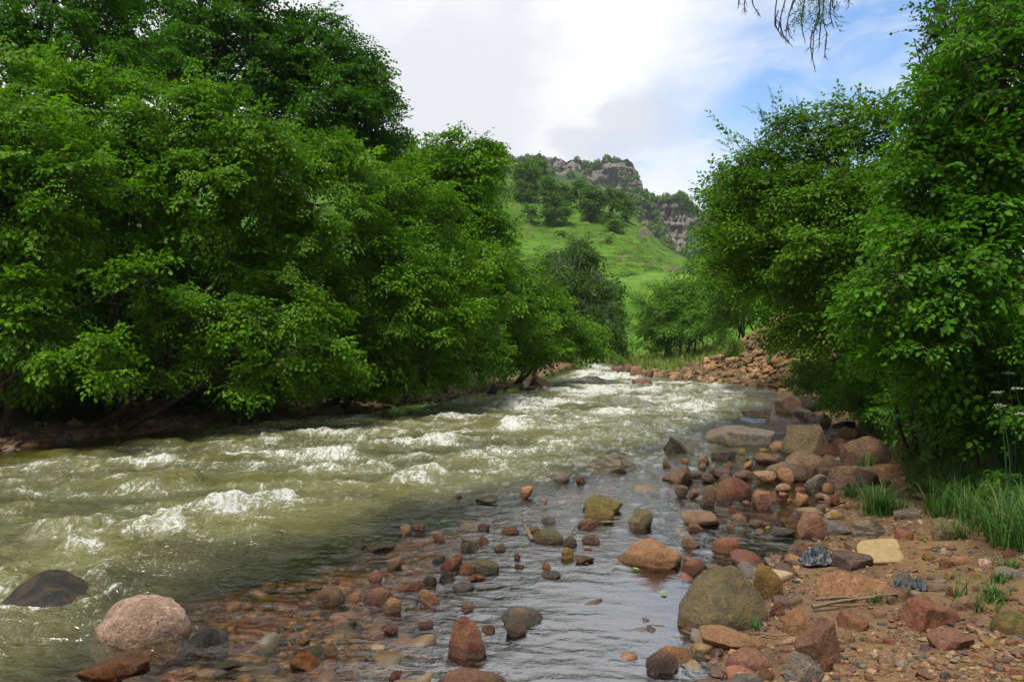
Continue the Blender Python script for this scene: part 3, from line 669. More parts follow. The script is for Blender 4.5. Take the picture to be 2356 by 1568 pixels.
 (C6, 660, 1019, 124, 100, 'mid', 'orange', 'tan-orange upright stone in front of the pinkish tan one', 0),
 (C6, 730, 880, 84, 56, 'mid', 'orange', 'light orange stone behind the pinkish tan one', 0),
 (C6, 806, 882, 114, 48, 'ang', 'red', 'flat red-brown stone beside the light orange one', 0),
 (C6, 888, 852, 104, 68, 'ang', 'dark', 'dark purple stone near the pale grey smooth one', .3),
 (C6, 985, 832, 94, 68, 'mid', 'dark', 'dark grey stone below the salmon red block', 0),
 (C6, 1118, 652, 104, 74, 'mid', 'dark', 'dark mossy stone in the riffle', 0),
 (C6, 1195, 612, 74, 48, 'mid', 'red', 'bright red-orange stone beside the dark mossy one', 0),
 (C6, 1295, 652, 74, 48, 'mid', 'brown', 'knobbly brown stone right of the red-orange one', 0),
 (C6, 940, 602, 74, 54, 'mid', 'red', 'wine red stone at the upstream edge of the riffle', 0),
 (C6, 452, 654, 120, 74, 'ang', 'black', 'jagged black stone at the edge of the fast water', .3),
 (C6, 572, 662, 218, 66, 'slab', 'dark', 'low dark purple ledge beside the jagged black stone', 0),
 (C6, 1215, 387, 144, 42, 'mid', 'dark', 'dark flat rock at the margin of the green water', 0),
 (C6, 1100, 1288, 282, 264, 'ang', 'red', 'large rust-red angular boulder with yellowish veins in the water', .1),
 (C6, 1230, 1132, 84, 52, 'mid', 'brown', 'small brown stone behind the large rust-red angular boulder', 0),
 (C6, 1385, 1154, 148, 84, 'ang', 'brown', 'gnawed brown stone right of the large rust-red boulder', .2),
 (C6, 1432, 1092, 262, 118, 'round', 'grey', 'smooth teardrop-shaped grey boulder in the still pool', .08),
 (C6, 1135, 1520, 435, 188, 'round', 'pink', 'big pinkish tan boulder rising from the bottom edge of the view', 0),
 (C6, 163, 1342, 200, 108, 'ang', 'rust', 'glowing red-orange faceted stone in the shallows', 0),
 (C6, 300, 1262, 92, 88, 'mid', 'tan', 'pale tan stone behind the glowing red-orange one', 0),
 (C6, 205, 1262, 150, 60, 'round', 'olive', 'olive grey stone half under water by the pale tan one', 0),
 (C6, 1658, 257, 92, 46, 'round', 'grey', 'small dark grey rounded stone left of the log-shaped boulder', 0),
 (C6, 1772, 270, 58, 32, 'mid', 'red', 'tiny red stone in front of the log-shaped boulder', 0),
 (C6, 1985, 112, 168, 40, 'ang', 'dark', 'dark jagged rock just behind the log-shaped boulder', 0),
 (C6, 1200, 530, 74, 46, 'ang', 'purple', 'purple-red stone in the upper riffle', 0),
 (C6, 1408, 756, 56, 32, 'mid', 'red', 'tiny red-brown stone at the pool rim', 0),
 (C6, 1396, 700, 44, 42, 'ang', 'red', 'tiny deep red stone standing in ripples', 0),
 (C6, 1500, 545, 70, 44, 'mid', 'rust', 'rusty stone behind the mottled olive one', 0),
 (C6, 440, 945, 70, 34, 'mid', 'orange', 'small orange stone between the brown and pinkish tan ones', 0),
 (C7, 262, 1262, 610, 245, 'mid', 'black', 'huge glossy black boulder with ochre streaks in the stream', .12),
 (C7, 695, 1416, 494, 280, 'round', 'granite', 'big domed pink granite boulder with speckled face in the stream', 0),
 (C7, 560, 1572, 345, 150, 'mid', 'rust', 'rusty orange wet boulder in front of the pink granite dome', -.25),
 (C7, 690, 1610, 225, 80, 'round', 'grey', 'blue-grey wet stone at the bottom edge of the view', 0),
 (C7, 1015, 1402, 205, 98, 'mid', 'black', 'blackish wet rock behind the pink granite dome', 0),
 (C7, 1105, 1502, 172, 48, 'mid', 'dark', 'dark flat stone awash right of the pink granite dome', 0),
 (C7, 1708, 274, 52, 44, 'mid', 'red', 'orange-red stone on the far bank', 0),
 (C7, 1764, 276, 88, 42, 'mid', 'brown', 'brown stone beside the orange-red one on the far bank', 0),
 (C7, 1628, 262, 108, 44, 'round', 'grey', 'rounded grey-green stone on the shaded far bank', 0),
 (C7, 1440, 287, 96, 34, 'mid', 'brown', 'reddish brown stone on the shaded far bank', 0),
 (C7, 325, 432, 112, 58, 'ang', 'black', 'black pointed stone at the far water edge', 0),
 (C7, 965, 318, 48, 24, 'round', 'grey', 'little pale grey stone on the shaded far bank', 0),
 (C7, 566, 346, 56, 36, 'mid', 'ochre', 'ochre stone among the far bank gravel', 0),
 (C7, 380, 362, 92, 30, 'slab', 'grey', 'flat blue-grey stone among the far bank gravel', 0),
 (C7, 690, 312, 98, 18, 'slab', 'grey', 'long flat slate stone on the far bank', 0),
 (C7, 100, 392, 92, 34, 'mid', 'brown', 'dull brown stone at the far bank corner', 0),
 (C2, 880, 1523, 128, 66, 'mid', 'slope', 'big tan-brown boulder under the overhanging branches of the far bank', 0),
 (C2, 848, 1474, 76, 54, 'mid', 'slope', 'tan boulder behind the big tan-brown one on the far bank', 0),
 (C2, 838, 1526, 92, 28, 'slab', 'tan', 'pale wedge of stone in front of the big tan-brown boulder', -.3),
 (C2, 645, 1535, 60, 50, 'mid', 'dark', 'dark boulder at the shaded foot of the far bank', 0),
 (C2, 1385, 1497, 112, 32, 'mid', 'purple', 'reddish flat rock in the middle of the white rapids', 0),
 (C2, 1330, 1506, 60, 12, 'slab', 'dark', 'thin dark rock awash left of the reddish one in the rapids', 0),
 (C2, 1255, 1424, 44, 16, 'slab', 'red', 'red-brown rock at the upstream bend', 0),
]
for i, (cr, x, y, w_, h_, kind, mat, label, tilt) in enumerate(ROCKS):
    px_, py_ = (cr[0]+x/cr[2])*.4, (cr[1]+y/cr[2])*.4
    big = w_/cr[2]*.4 > 32
    add_rock(px_, py_, w_/cr[2]*.4, h_/cr[2]*.4, kind, mat, label, 100+i*7, 'boulder' if big else 'stone', tilt)

# smaller loose stones, each told apart by its colour and the rock it lies next to
rs = np.random.RandomState(5)
import re
COLW = [('red', 'red'), ('rose', 'pink'), ('orange', 'orange'), ('tan', 'tan'), ('grey', 'grey'), ('brown', 'brown'), ('mauve', 'purple'), ('ochre', 'ochre')]
used = set(); rock_spots.append((889, 557, 52, 20, 'pale flat slab'))
def loose(poly, n, smin, smax, tries=4000):
    made = 0
    poly = np.array(poly, float)
    while made < n and tries > 0:
        tries -= 1
        x, y = rs.uniform(poly[:, 0].min(), poly[:, 0].max()), rs.uniform(poly[:, 1].min(), poly[:, 1].max())
        c = False
        for (x1, y1), (x2, y2) in zip(poly, np.roll(poly, -1, 0)):
            if (y1 > y) != (y2 > y) and x < (x2-x1)*(y-y1)/(y2-y1)+x1: c = not c
        if not c: continue
        s = rs.uniform(smin, smax)*(.55+.75*(y-380)/300)
        if any(abs(x-a)/(b/2+s*.6) < 1 and abs(y-s*.2-bb)/(hh_/2+s*.3) < 1 for a, bb, b, hh_, _ in rock_spots): continue
        near = [r for r in rock_spots if not r[4].startswith('small ')]; j = min(near, key=lambda r: (r[0]-x)**2+4*(r[1]-y)**2)
        cw, mt = COLW[rs.randint(len(COLW))]
        dx, dy = x-j[0], y-(j[1]+.4*j[3])
        where = 'in front of' if dy > abs(dx)*.35 else 'behind' if dy < -abs(dx)*.6 else ('right of' if dx > 0 else 'left of')
        short = re.split(r' (?:in|at|on|with|behind|beside|below|from|of the|lying|standing|touching|tucked|near|to|under|by|alone|mirrored|leaning|rising|half|between|above|peeping|awash|among|against|wedged|right|left|breaking|just) ', j[4])[0]
        lab = f'small {cw} stone just {where} the {short}'
        if lab in used or len(lab.split()) > 16: continue
        used.add(lab); made += 1
        add_rock(x, y, s, s*rs.uniform(.42, .72), ['mid', 'ang', 'slab', 'ang', 'slab'][rs.randint(5)], mt, lab, 3000+len(used)*3, 'stone', rs.uniform(-.2, .2), sub=3, group='small loose stones')
loose([(745, 681), (705, 640), (800, 560), (770, 500), (840, 470), (900, 470), (940, 540), (1024, 560), (1024, 681)], 68, 7, 22)
loose([(290, 640), (340, 560), (470, 490), (560, 490), (640, 520), (600, 560), (480, 600), (420, 681), (300, 681)], 18, 7, 17)
loose([(690, 500), (660, 470), (700, 455), (780, 450), (830, 500), (790, 540), (720, 530)], 18, 9, 22)
loose([(0, 448), (130, 425), (300, 412), (370, 408), (370, 414), (230, 427), (120, 436), (0, 455)], 12, 6, 13)

# ------------------------------------------------------------------ gravel, scree (uncountable)
def gravel_mat(name, wetz=.03):
    m, t, out = new_mat(name); pos = t.add('ShaderNodeNewGeometry').outputs['Position']
    c = t.attr('tint').outputs['Color']; n = t.noise(pos, 70, 4, .65)
    c = t.mix(t.smooth(n, .4, .7, 0, .6), c, t.mix(1.0, c, (.4, .38, .36), 'MULTIPLY'))
    sx = t.add('ShaderNodeSeparateXYZ'); t.l.new(pos, sx.inputs[0]); wf = t.smooth(sx.outputs['Z'], .01, .05, 1, 0)
    c = t.mix(t.math('MULTIPLY', wf, .5), c, t.mix(1.0, c, (.35, .3, .26), 'MULTIPLY'))
    principled(t, out, c, t.smooth(wf, 0, 1, .85, .35), t.bump(n, .5, .01), .4); return m
GM = gravel_mat('mixed_gravel')
PAL = np.array([(.27, .14, .085), (.21, .085, .05), (.15, .055, .035), (.28, .15, .07), (.26, .17, .095), (.17, .14, .10), (.12, .07, .045), (.095, .08, .065), (.30, .22, .13), (.20, .115, .065), (.22, .14, .05)])
def scatter_stones(name, P, S, mat, shapes, flat=.6, seed=0, pal=PAL, parent=None):
    """P positions, S sizes: many pebbles joined into one mesh"""
    rs = np.random.RandomState(seed); n = len(P); k = rs.randint(len(shapes), size=n)
    Vs, Fs, Cs = [], [], []; base = 0
    for q in range(len(shapes)):
        ii = np.where(k == q)[0]; sv, sf = shapes[q]
        if not len(ii): continue
        ang = rs.uniform(0, 2*np.pi, len(ii)); c, s = np.cos(ang), np.sin(ang)
        v = sv[None]*np.stack([rs.uniform(.8, 1.25, len(ii)), rs.uniform(.65, 1.0, len(ii)), flat*rs.uniform(.6, 1.15, len(ii))], -1)[:, None]
        tl = rs.uniform(-.35, .35, len(ii)); ct, st = np.cos(tl)[:, None], np.sin(tl)[:, None]
        vx, vy, vz = v[..., 0]*ct-v[..., 2]*st, v[..., 1], v[..., 0]*st+v[..., 2]*ct
        v = np.stack([vx*c[:, None]-vy*s[:, None], vx*s[:, None]+vy*c[:, None], vz], -1)*S[ii][:, None, None]+P[ii][:, None]
        col = pal[rs.randint(len(pal), size=len(ii))]*rs.uniform(.55, 1.1, (len(ii), 1))
        Vs.append(v.reshape(-1, 3)); Cs.append(np.repeat(col, len(sv), 0)); Fs.append((sf[None]+(base+np.arange(len(ii))*len(sv))[:, None, None]).reshape(-1, 3)); base += len(ii)*len(sv)
    return mesh_obj(name, np.concatenate(Vs), np.concatenate(Fs), mat, parent, smooth=True, attrs={'tint': np.concatenate(Cs)})
def shapes(n, kind, sub, seed):
    out = []
    for i in range(n):
        p, F = rock_shape(seed+i, kind, sub); lo, hi = p.min(0), p.max(0); out.append(((p-(lo+hi)/2)/((hi-lo).max()/2), F))
    return out
PEB = shapes(8, 'mid', 2, 500)
def spread(n, xr_, yr_, seed):
    """points evenly spread over a window of the view, dropped on the land"""
    rs = np.random.RandomState(seed); x = rs.uniform(*xr_, n); y = rs.uniform(*yr_, n)
    k = (y-HZ)/FP; Y = CAM_H/k; z = 0
    for _ in range(25):
        X = (x-512)/FP*Y; z = land(X, Y); Y = .5*Y+.5*(CAM_H-z)/k
    X = (x-512)/FP*Y; return X, Y, land(X, Y)
X1, Y1, Z1 = spread(12000, (560, 1060), (420, 690), 1)
dR_ = X1-XR(Y1); dn = n2(X1, Y1, 1.1, seed=71, oct=3)
ok = (dR_ > -1.2) & (dR_ < 3.2) & (dn+rs.uniform(-.45, .45, len(X1)) > -.10+.28*sst(dR_, 1, 2.5))
X1, Y1, Z1 = X1[ok], Y1[ok], Z1[ok]
S1 = np.exp(rs.normal(math.log(.0105), .5, len(X1)))*(.75+.055*Y1); S1 = np.clip(S1, .004, .05)
tag(scatter_stones('gravel', np.stack([X1, Y1, Z1+S1*.15], -1), S1, GM, PEB, .6, 11), 'mixed pink and tan gravel strewn over the sandy bank', kind='stuff')
X2, Y2, Z2 = spread(5200, (120, 860), (440, 700), 2)
ok = (X2 > XS(Y2)-.7) & (X2 < XR(Y2)+.1) & (Z2 > -.34); X2, Y2, Z2 = X2[ok], Y2[ok], Z2[ok]
S2 = np.clip(np.exp(rs.normal(math.log(.034), .6, len(X2)))*(.7+.06*Y2), .010, .12)
tag(scatter_stones('riverbed_pebbles', np.stack([X2, Y2, Z2+S2*.1], -1), S2, GM, PEB, .55, 12), 'reddish brown pebbles on the bed of the clear shallows', kind='stuff')
X3, Y3, Z3 = spread(2600, (-40, 620), (368, 462), 3)
ok = (XL(Y3)-X3 > -.3) & (XL(Y3)-X3 < 2.0); X3, Y3, Z3 = X3[ok], Y3[ok], Z3[ok]
S3 = np.clip(np.exp(rs.normal(math.log(.055), .5, len(X3))), .02, .16)
tag(scatter_stones('bank_gravel', np.stack([X3, Y3, Z3+S3*.1], -1), S3, GM, PEB, .55, 13), 'dark wet gravel along the shaded far bank', kind='stuff')
COB = shapes(8, 'ang', 3, 1500)+shapes(6, 'mid', 3, 1540)
XA, YA, ZA = spread(1500, (640, 900), (398, 690), 41); okA = (abs(XA-XR(YA)+.45) < .5+.02*YA) & (n2(XA, YA, .9, seed=95) > -.25)
XB, YB, ZB = spread(900, (150, 700), (455, 690), 42); okB = (abs(XB-XS(YB)-1.0) < .8) & (n2(XB, YB, .9, seed=96, oct=3) > .12)
XC, YC, ZC = np.concatenate([XA[okA], XB[okB]]), np.concatenate([YA[okA], YB[okB]]), np.concatenate([ZA[okA], ZB[okB]])
S5 = np.clip(np.exp(rs.normal(math.log(.042), .45, len(XC)))*(.7+.05*YC), .02, .15)
tag(scatter_stones('cobbles', np.stack([XC, YC, ZC+S5*np.where(XC < XR(YC)-1.1, -.18, .2)], -1), S5, GM, COB, .62, 15), 'packed half-sunk cobbles between the boulders at the water edge', kind='stuff')
# heap of broken quarry stone on the right bank
SCREE = shapes(8, 'ang', 2, 900)
n = 6500; yy = rs.uniform(22.5, 40, n); dd = rs.uniform(-.35, 4.2, n); xx = XR(yy)+dd; zz = land(xx, yy)
ok = rs.uniform(0, 1, n) < (1-sst(yy, 34, 40)*sst(dd, .5, .9))*(1-sst(yy, 29.5, 31)*(1-sst(yy, 32, 33.5))*.75*sst(dd, .4, 1.2))*sst(yy, 22.5, 24)
xx, yy, zz = xx[ok], yy[ok], zz[ok]; S4 = np.clip(np.exp(rs.normal(math.log(.085), .55, len(xx))), .03, .30)
PAL2 = np.array([(.27, .175, .08), (.21, .13, .06), (.33, .22, .11), (.15, .095, .045), (.24, .17, .09), (.28, .16, .065), (.11, .075, .04)])
tag(scatter_stones('rubble_slope', np.stack([xx, yy, zz+S4*.2], -1), S4, gravel_mat('quarry_rubble'), SCREE, .75, 14, PAL2*np.array([1.02, .95, .9])), 'slope of broken brown rubble running down to the river', kind='stuff')
SL = [((1780, 100), 34, 'tilted pale slab high on the rubble slope', 'slab', .5), ((1690, 225), 30, 'upright tan block in the middle of the rubble slope', 'ang', 0), ((1680, 262), 26, 'tan block under the upright one on the rubble slope', 'ang', 0), ((1820, 130), 36, 'broad brown slab leaning on the rubble slope', 'slab', -.5),
      ((1880, 240), 18, 'small brown block low on the rubble slope', 'ang', 0), ((1960, 190), 22, 'grey-brown block near the bush on the rubble slope', 'ang', .2), ((1750, 320), 20, 'brown block at the waterline of the rubble slope', 'ang', 0), ((1510, 285), 24, 'tan block at the left toe of the rubble slope', 'ang', .1),
      ((1400, 150), 26, 'tan slab at the top of the low bank rubble', 'slab', .3), ((1370, 205), 24, 'brown block on the low bank rubble', 'ang', 0), ((1180, 245), 20, 'brown block by the water left of the rubble slope', 'mid', 0), ((1290, 262), 22, 'tan stone at the water edge below the grass', 'mid', 0),
      ((1020, 215), 60, 'long red-brown ledge at the river bend below the grass', 'slab', 0), ((960, 205), 34, 'red-brown block at the tip of the river bend', 'ang', 0), ((900, 200), 44, 'low reddish rock jutting into the river bend', 'slab', 0), ((1110, 225), 40, 'red-brown rock between ledge and rubble', 'mid', 0), ((890, 160), 22, 'small dark red rock upstream of the bend', 'mid', 0)]
for i, ((x, y), s, label, kind, tl) in enumerate(SL):
    add_rock((1200+x/2.618)*.4, (850+(y+s*.5)/2.618)*.4, s*1.5/2.618*.4, s*1.1/2.618*.4, kind, 'slope' if i < 12 else 'brown', label, 5000+i*11, 'stone', tl, sub=3, group='blocks of the rubble slope', zoff=.04)

# ------------------------------------------------------------------ the river surface, swollen and broken round the stones standing in it
for (rx_, ry_, ra, rb_) in rock_foot:
    if ra < .035 or ry_ > 45 or not (XL(ry_) < rx_ < XR(ry_)+.1): continue
    M = (abs(wx-rx_) < ra*3.2) & (abs(wy-ry_) < max(rb_, ra)*4.5)
    if not M.any(): continue
    ux, uy = (wx[M]-rx_)/ra, (wy[M]-ry_)/max(rb_, .5*ra)
    d = np.hypot(ux, uy); fast = float(np.clip(np.mean(inm[M])*1.6, 0, 1)); nn_ = n2(wx[M], wy[M], 6, seed=88, oct=3)
    ring = np.exp(-((d-1.02)/.16)**2); wake = np.exp(-((abs(ux)-(.75-.22*uy))/.22)**2)*(uy < .2)*np.exp(uy/1.6)
    h[M] += (.004+.02*fast)*ring*min(1, ra/.2)+fast*.012*wake*nn_+.003*wake
    fo[M] += (.16+.75*fast)*ring*np.clip(.45+1.3*nn_, 0, 1)+.42*fast*wake*np.clip(.5+1.2*nn_, 0, 1)
dep = -land(wx, wy)
murk = np.clip(sst(dep+.07*n2(wx, wy, 1.3, seed=81)+.05*n2(skx, wy, 3.5, 2.0, seed=82), .11, .55)*.98+.45*edge_chop, 0, .99)
rip = np.clip(.16+.80*inm+.14*shal*(1-calm_pool)-.13*calm_pool, .03, 1)*(.45+.55*sst(wx-xl, 0, 1.5))
V = np.stack([wx, wy, h], -1).reshape(-1, 3); F = grid_faces(*wx.shape)[:, ::-1]
keep = (dep.ravel()[F] > -.25).any(1); F = F[keep]
F = F[:, ::-1]
river = mesh_obj('river', V, F, water_mat(), smooth=True, attrs={'foam': np.clip(fo*.80, 0, .95).ravel(), 'murk': murk.ravel(), 'ripple': rip.ravel(), 'calm': np.clip(((.06+.16*sst(wy, 5.5, 9))*sst(wx-xs, -.6, .6)+1.4*np.exp(-(((wx-.75-.10*(wy-4.9))/1.2)**4+((wy-5.2)/2.8)**4)))*(1-inm), 0, 1).ravel(), 'lift': np.clip(lift, 0, 1).ravel()})
tag(river, kind='structure')


# ------------------------------------------------------------------ trees
def leaf_mat(name, lo, hi, tr=.40, spec=.16, yellow=(.20, .20, .02)):
    m, t, out = new_mat(name)
    a = t.attr('tint').outputs['Fac']; pos = t.add('ShaderNodeNewGeometry').outputs['Position']
    c = t.mix(a, lo, hi)
    c = t.mix(t.smooth(t.noise(pos, .9, 3, .5), .4, .65, 0, .45), c, tuple(x*.6 for x in lo))
    c = t.mix(t.smooth(a, .96, 1.0, 0, .6), c, yellow)
    p = principled(t, out, c, .50, None, spec, link=False)
    tl = t.add('ShaderNodeBsdfTranslucent'); t.l.new(t.mix(1.0, c, (1.15, 1.35, .4), 'MULTIPLY'), tl.inputs[0])
    mx = t.add('ShaderNodeMixShader'); mx.inputs[0].default_value = tr; t.l.new(p.outputs[0], mx.inputs[1]); t.l.new(tl.outputs[0], mx.inputs[2]); t.l.new(mx.outputs[0], out.inputs[0])
    return m
LM = dict(
    alder=leaf_mat('alder_leaf', (.046, .142, .004), (.150, .300, .006)),
    dark=leaf_mat('shaded_leaf', (.030, .104, .005), (.075, .195, .008)),  # darker leaf copy: shade of thickets and undergrowth put into its colour
    hazel=leaf_mat('hazel_leaf', (.042, .142, .005), (.108, .265, .009)),
    plum=leaf_mat('plum_leaf', (.058, .150, .006), (.140, .280, .012), yellow=(.30, .20, .02)),
    birch=leaf_mat('birch_leaf', (.046, .105, .012), (.090, .175, .020)),
    hillb=leaf_mat('hill_tree_leaf', (.068, .148, .018), (.130, .240, .028), tr=.25, spec=.1),
    bush=leaf_mat('bank_bush_leaf', (.06, .150, .010), (.12, .245, .018)),
)
def bark_mat(name, c1, c2):
    m, t, out = new_mat(name); tc = t.add('ShaderNodeTexCoord').outputs['Object']
    n = t.noise(t.mapping(tc, (6, 6, 1.5)), 3, 6, .65); principled(t, out, t.mix(t.smooth(n, .35, .65), c1, c2), .9, t.bump(n, .8, .03), .2); return m
BARK = bark_mat('dark_bark', (.03, .023, .017), (.085, .065, .048)); BIRCHBARK = bark_mat('birch_bark', (.06, .05, .045), (.42, .40, .36))

def unit(a): return a/np.maximum(np.linalg.norm(a, axis=-1, keepdims=True), 1e-9)
LEAF_UVW = np.array([(0, 0, 0), (.28, .46, .10), (.68, .40, .05), (1.0, 0, -.12), (.68, -.40, .05), (.28, -.46, .10)])
def spray_template(rs, L, nside, leaf, wid, droop, spread_=.75, gap=.055, flat=.35, hang=0.0, curl=1.0):
    """one leafy twig: returns leaf verts (n,6,3), twig segments [(p,q,r)]"""
    leaves = []; segs = []
    def twig(p0, d0, ln, r, lead):
        k = 5; pts = [p0]; d = d0.copy()
        for i in range(k):
            d = unit(d+np.array([0, 0, -droop*1.0/k*(1+i*.5)])+rs.normal(0, .05, 3)); pts.append(pts[-1]+d*ln/k)
        if lead:
            for i in range(k): segs.append((pts[i], pts[i+1], r*(1-i/k*.7)))
        else: segs.append((pts[0], pts[3], r*.7))
        nl = max(3, int(ln/gap)); side = 1
        for j in range(nl+1):
            u = (j+.5*rs.rand())/nl; u = min(u, 1.0)
            if lead and u < .25: continue
            i = min(int(u*k), k-1); f = u*k-i; P = pts[i]*(1-f)+pts[i+1]*f; td = unit(pts[i+1]-pts[i])
            sd = unit(np.cross([0, 0, 1.0], td)); side = -side
            a = unit(td*rs.uniform(.4, .9)+sd*side*rs.uniform(.5, 1.0)+np.array([0, 0, rs.uniform(-.45, .15)-hang]))
            if j == nl: a = unit(td+np.array([0, 0, -.2-hang]))
            n = unit(np.array([0, 0, 1.0])+rs.normal(0, flat, 3)); n = unit(n-a*(n@a)); b = np.cross(n, a)
            s = leaf*rs.uniform(.6, 1.15)*(1.0 if u < .8 else .85); ww = wid/leaf
            v = LEAF_UVW*np.array([s, s*ww, s*curl]); st = P+a*leaf*.15
            leaves.append(st+v[:, :1]*a+v[:, 1:2]*b+v[:, 2:]*n)
    main = np.array([1.0, 0, .15]); twig(np.zeros(3), main, L, .006, True)
    for i in range(nside):
        u = .12+.75*i/max(nside-1, 1); s = 1 if i % 2 else -1
        ang = rs.uniform(.55, 1.0)*spread_*1.2; d = np.array([math.cos(ang), s*math.sin(ang), rs.uniform(-.05, .25)])
        p0 = np.array([u*L, 0, .1*u*L-droop*.35*u*u*L]); twig(p0, unit(d), L*(.62-.40*u)*rs.uniform(.8, 1.2), .004, False)
    return np.array(leaves), segs
SPEC = dict(alder=dict(L=.72, nside=6, leaf=.088, wid=.062, droop=.38, gap=.05), alderfar=dict(L=.95, nside=6, leaf=.118, wid=.084, droop=.35, gap=.07),
            hazel=dict(L=.55, nside=5, leaf=.068, wid=.047, droop=.34, gap=.038), willow=dict(L=.6, nside=4, leaf=.10, wid=.036, droop=.22, gap=.045, flat=.5),
            plum=dict(L=.62, nside=5, leaf=.072, wid=.042, droop=.12, gap=.048, flat=.55), shoot=dict(L=.9, nside=0, leaf=.095, wid=.052, droop=.05, gap=.045, flat=.5),
            birch=dict(L=.8, nside=6, leaf=.058, wid=.045, droop=1.1, gap=.05, flat=.8, hang=.5), birchfar=dict(L=1.7, nside=6, leaf=.21, wid=.15, droop=1.0, gap=.15, flat=.7, hang=.4),
            bushfar=dict(L=1.1, nside=6, leaf=.15, wid=.10, droop=.3, gap=.10, flat=.5), hill=dict(L=2.2, nside=6, leaf=.36, wid=.27, droop=.35, gap=.20, flat=.8), herb=dict(L=.5, nside=4, leaf=.075, wid=.04, droop=.25, gap=.045, flat=.5))
TPL = {}
def templates(sp):
    if sp not in TPL:
        rs = np.random.RandomState(sum(map(ord, sp))); TPL[sp] = [spray_template(rs, **SPEC[sp]) for _ in range(9)]
    return TPL[sp]
LF = np.array([(0, 3, 2, 1), (0, 5, 4, 3)])
def tube_arrays(P, Q, r0, r1, sides=3):
    """prisms from P to Q (n,3)"""
    d = unit(Q-P); ref = np.where(abs(d[:, 2:]) > .9, np.array([[1., 0, 0]]), np.array([[0, 0, 1.]])); u = unit(np.cross(d, ref)); v = np.cross(d, u)
    a = np.arange(sides)/sides*2*np.pi; ring = u[:, None]*np.cos(a)[None, :, None]+v[:, None]*np.sin(a)[None, :, None]
    V = np.concatenate([P[:, None]+ring*np.reshape(r0, (-1, 1, 1)), Q[:, None]+ring*np.reshape(r1, (-1, 1, 1))], 1)
    k = np.arange(sides); f = np.stack([k, (k+1) % sides, sides+(k+1) % sides, sides+k], -1)
    return V.reshape(-1, 3), (f[None]+(np.arange(len(P))*2*sides)[:, None, None]).reshape(-1, 4)
def smooth_tube(pts, radii, sides=8):
    pts = np.array(pts, float); radii = np.array(radii, float); t = np.linspace(0, len(pts)-1, (len(pts)-1)*5+1)
    def cr(a, t):
        i = np.clip(t.astype(int), 0, len(a)-2); f = (t-i); f = f.reshape(-1, *([1]*(a.ndim-1)))
        g = lambda j: a[np.clip(j, 0, len(a)-1)]
        p0, p1, p2, p3 = g(i-1), g(i), g(i+1), g(i+2)
        return .5*(2*p1+(p2-p0)*f+(2*p0-5*p1+4*p2-p3)*f*f+(3*p1-p0-3*p2+p3)*f**3)
    P = cr(pts, t); Rr_ = np.maximum(np.interp(t, np.arange(len(radii)), radii), .002)
    d = unit(np.gradient(P, axis=0)); ref = np.array([.31, .95, .05]); u = unit(np.cross(d, ref)); v = np.cross(d, u)
    a = np.arange(sides)/sides*2*np.pi
    V = P[:, None]+(u[:, None]*np.cos(a)[None, :, None]+v[:, None]*np.sin(a)[None, :, None])*Rr_[:, None, None]
    n = len(P); q = np.arange(n*sides).reshape(n, sides); F = np.stack([q[:-1], np.roll(q[:-1], -1, 1), np.roll(q[1:], -1, 1), q[1:]], -1).reshape(-1, 4)
    return V.reshape(-1, 3), F
class Geo:
    def __init__(s): s.V = []; s.F = []; s.A = []; s.n = 0
    def add(s, V, F, A=None):
        if len(V) == 0: return
        s.V.append(V); s.F.append(F+s.n); s.n += len(V)
        if A is not None: s.A.append(A)
    def build(s, name, mat, parent=None, smooth=False):
        return mesh_obj(name, np.concatenate(s.V), np.concatenate(s.F), mat, parent, smooth, {'tint': np.concatenate(s.A)} if s.A else None)
def put_sprays(leafg, woodg, sp, O, fw, up, sc_, rs, tint=None):
    tp = templates(sp); k = rs.randint(len(tp), size=len(O)); fw = unit(fw); sd = unit(np.cross(up, fw)); upv = np.cross(fw, sd)
    B = np.stack([fw, sd, upv], 1)
    for q in range(len(tp)):
        ii = np.where(k == q)[0]
        if not len(ii): continue
        lv, segs = tp[q]; n = len(lv)
        V = np.einsum('vk,mkj->mvj', lv.reshape(-1, 3), B[ii])*sc_[ii][:, None, None]+O[ii][:, None]
        F = (LF[None]+(np.arange(n)*6)[:, None, None]).reshape(-1, 4); F = (F[None]+(np.arange(len(ii))*n*6)[:, None, None]).reshape(-1, 4)
        tn = rs.uniform(0, 1, (len(ii), n))*.6+rs.uniform(0, .4, (len(ii), 1)); tn = np.repeat(tn, 6, 1)
        leafg.add(V.reshape(-1, 3), F, tn.ravel())
        if woodg is not None:
            P = np.array([s[0] for s in segs]); Q = np.array([s[1] for s in segs]); r = np.array([s[2] for s in segs])
            tv, tf = tube_arrays(P, Q, r, r*.75); V = np.einsum('vk,mkj->mvj', tv, B[ii])*sc_[ii][:, None, None]+O[ii][:, None]
            woodg.add(V.reshape(-1, 3), (tf[None]+(np.arange(len(ii))*len(tv))[:, None, None]).reshape(-1, 4))
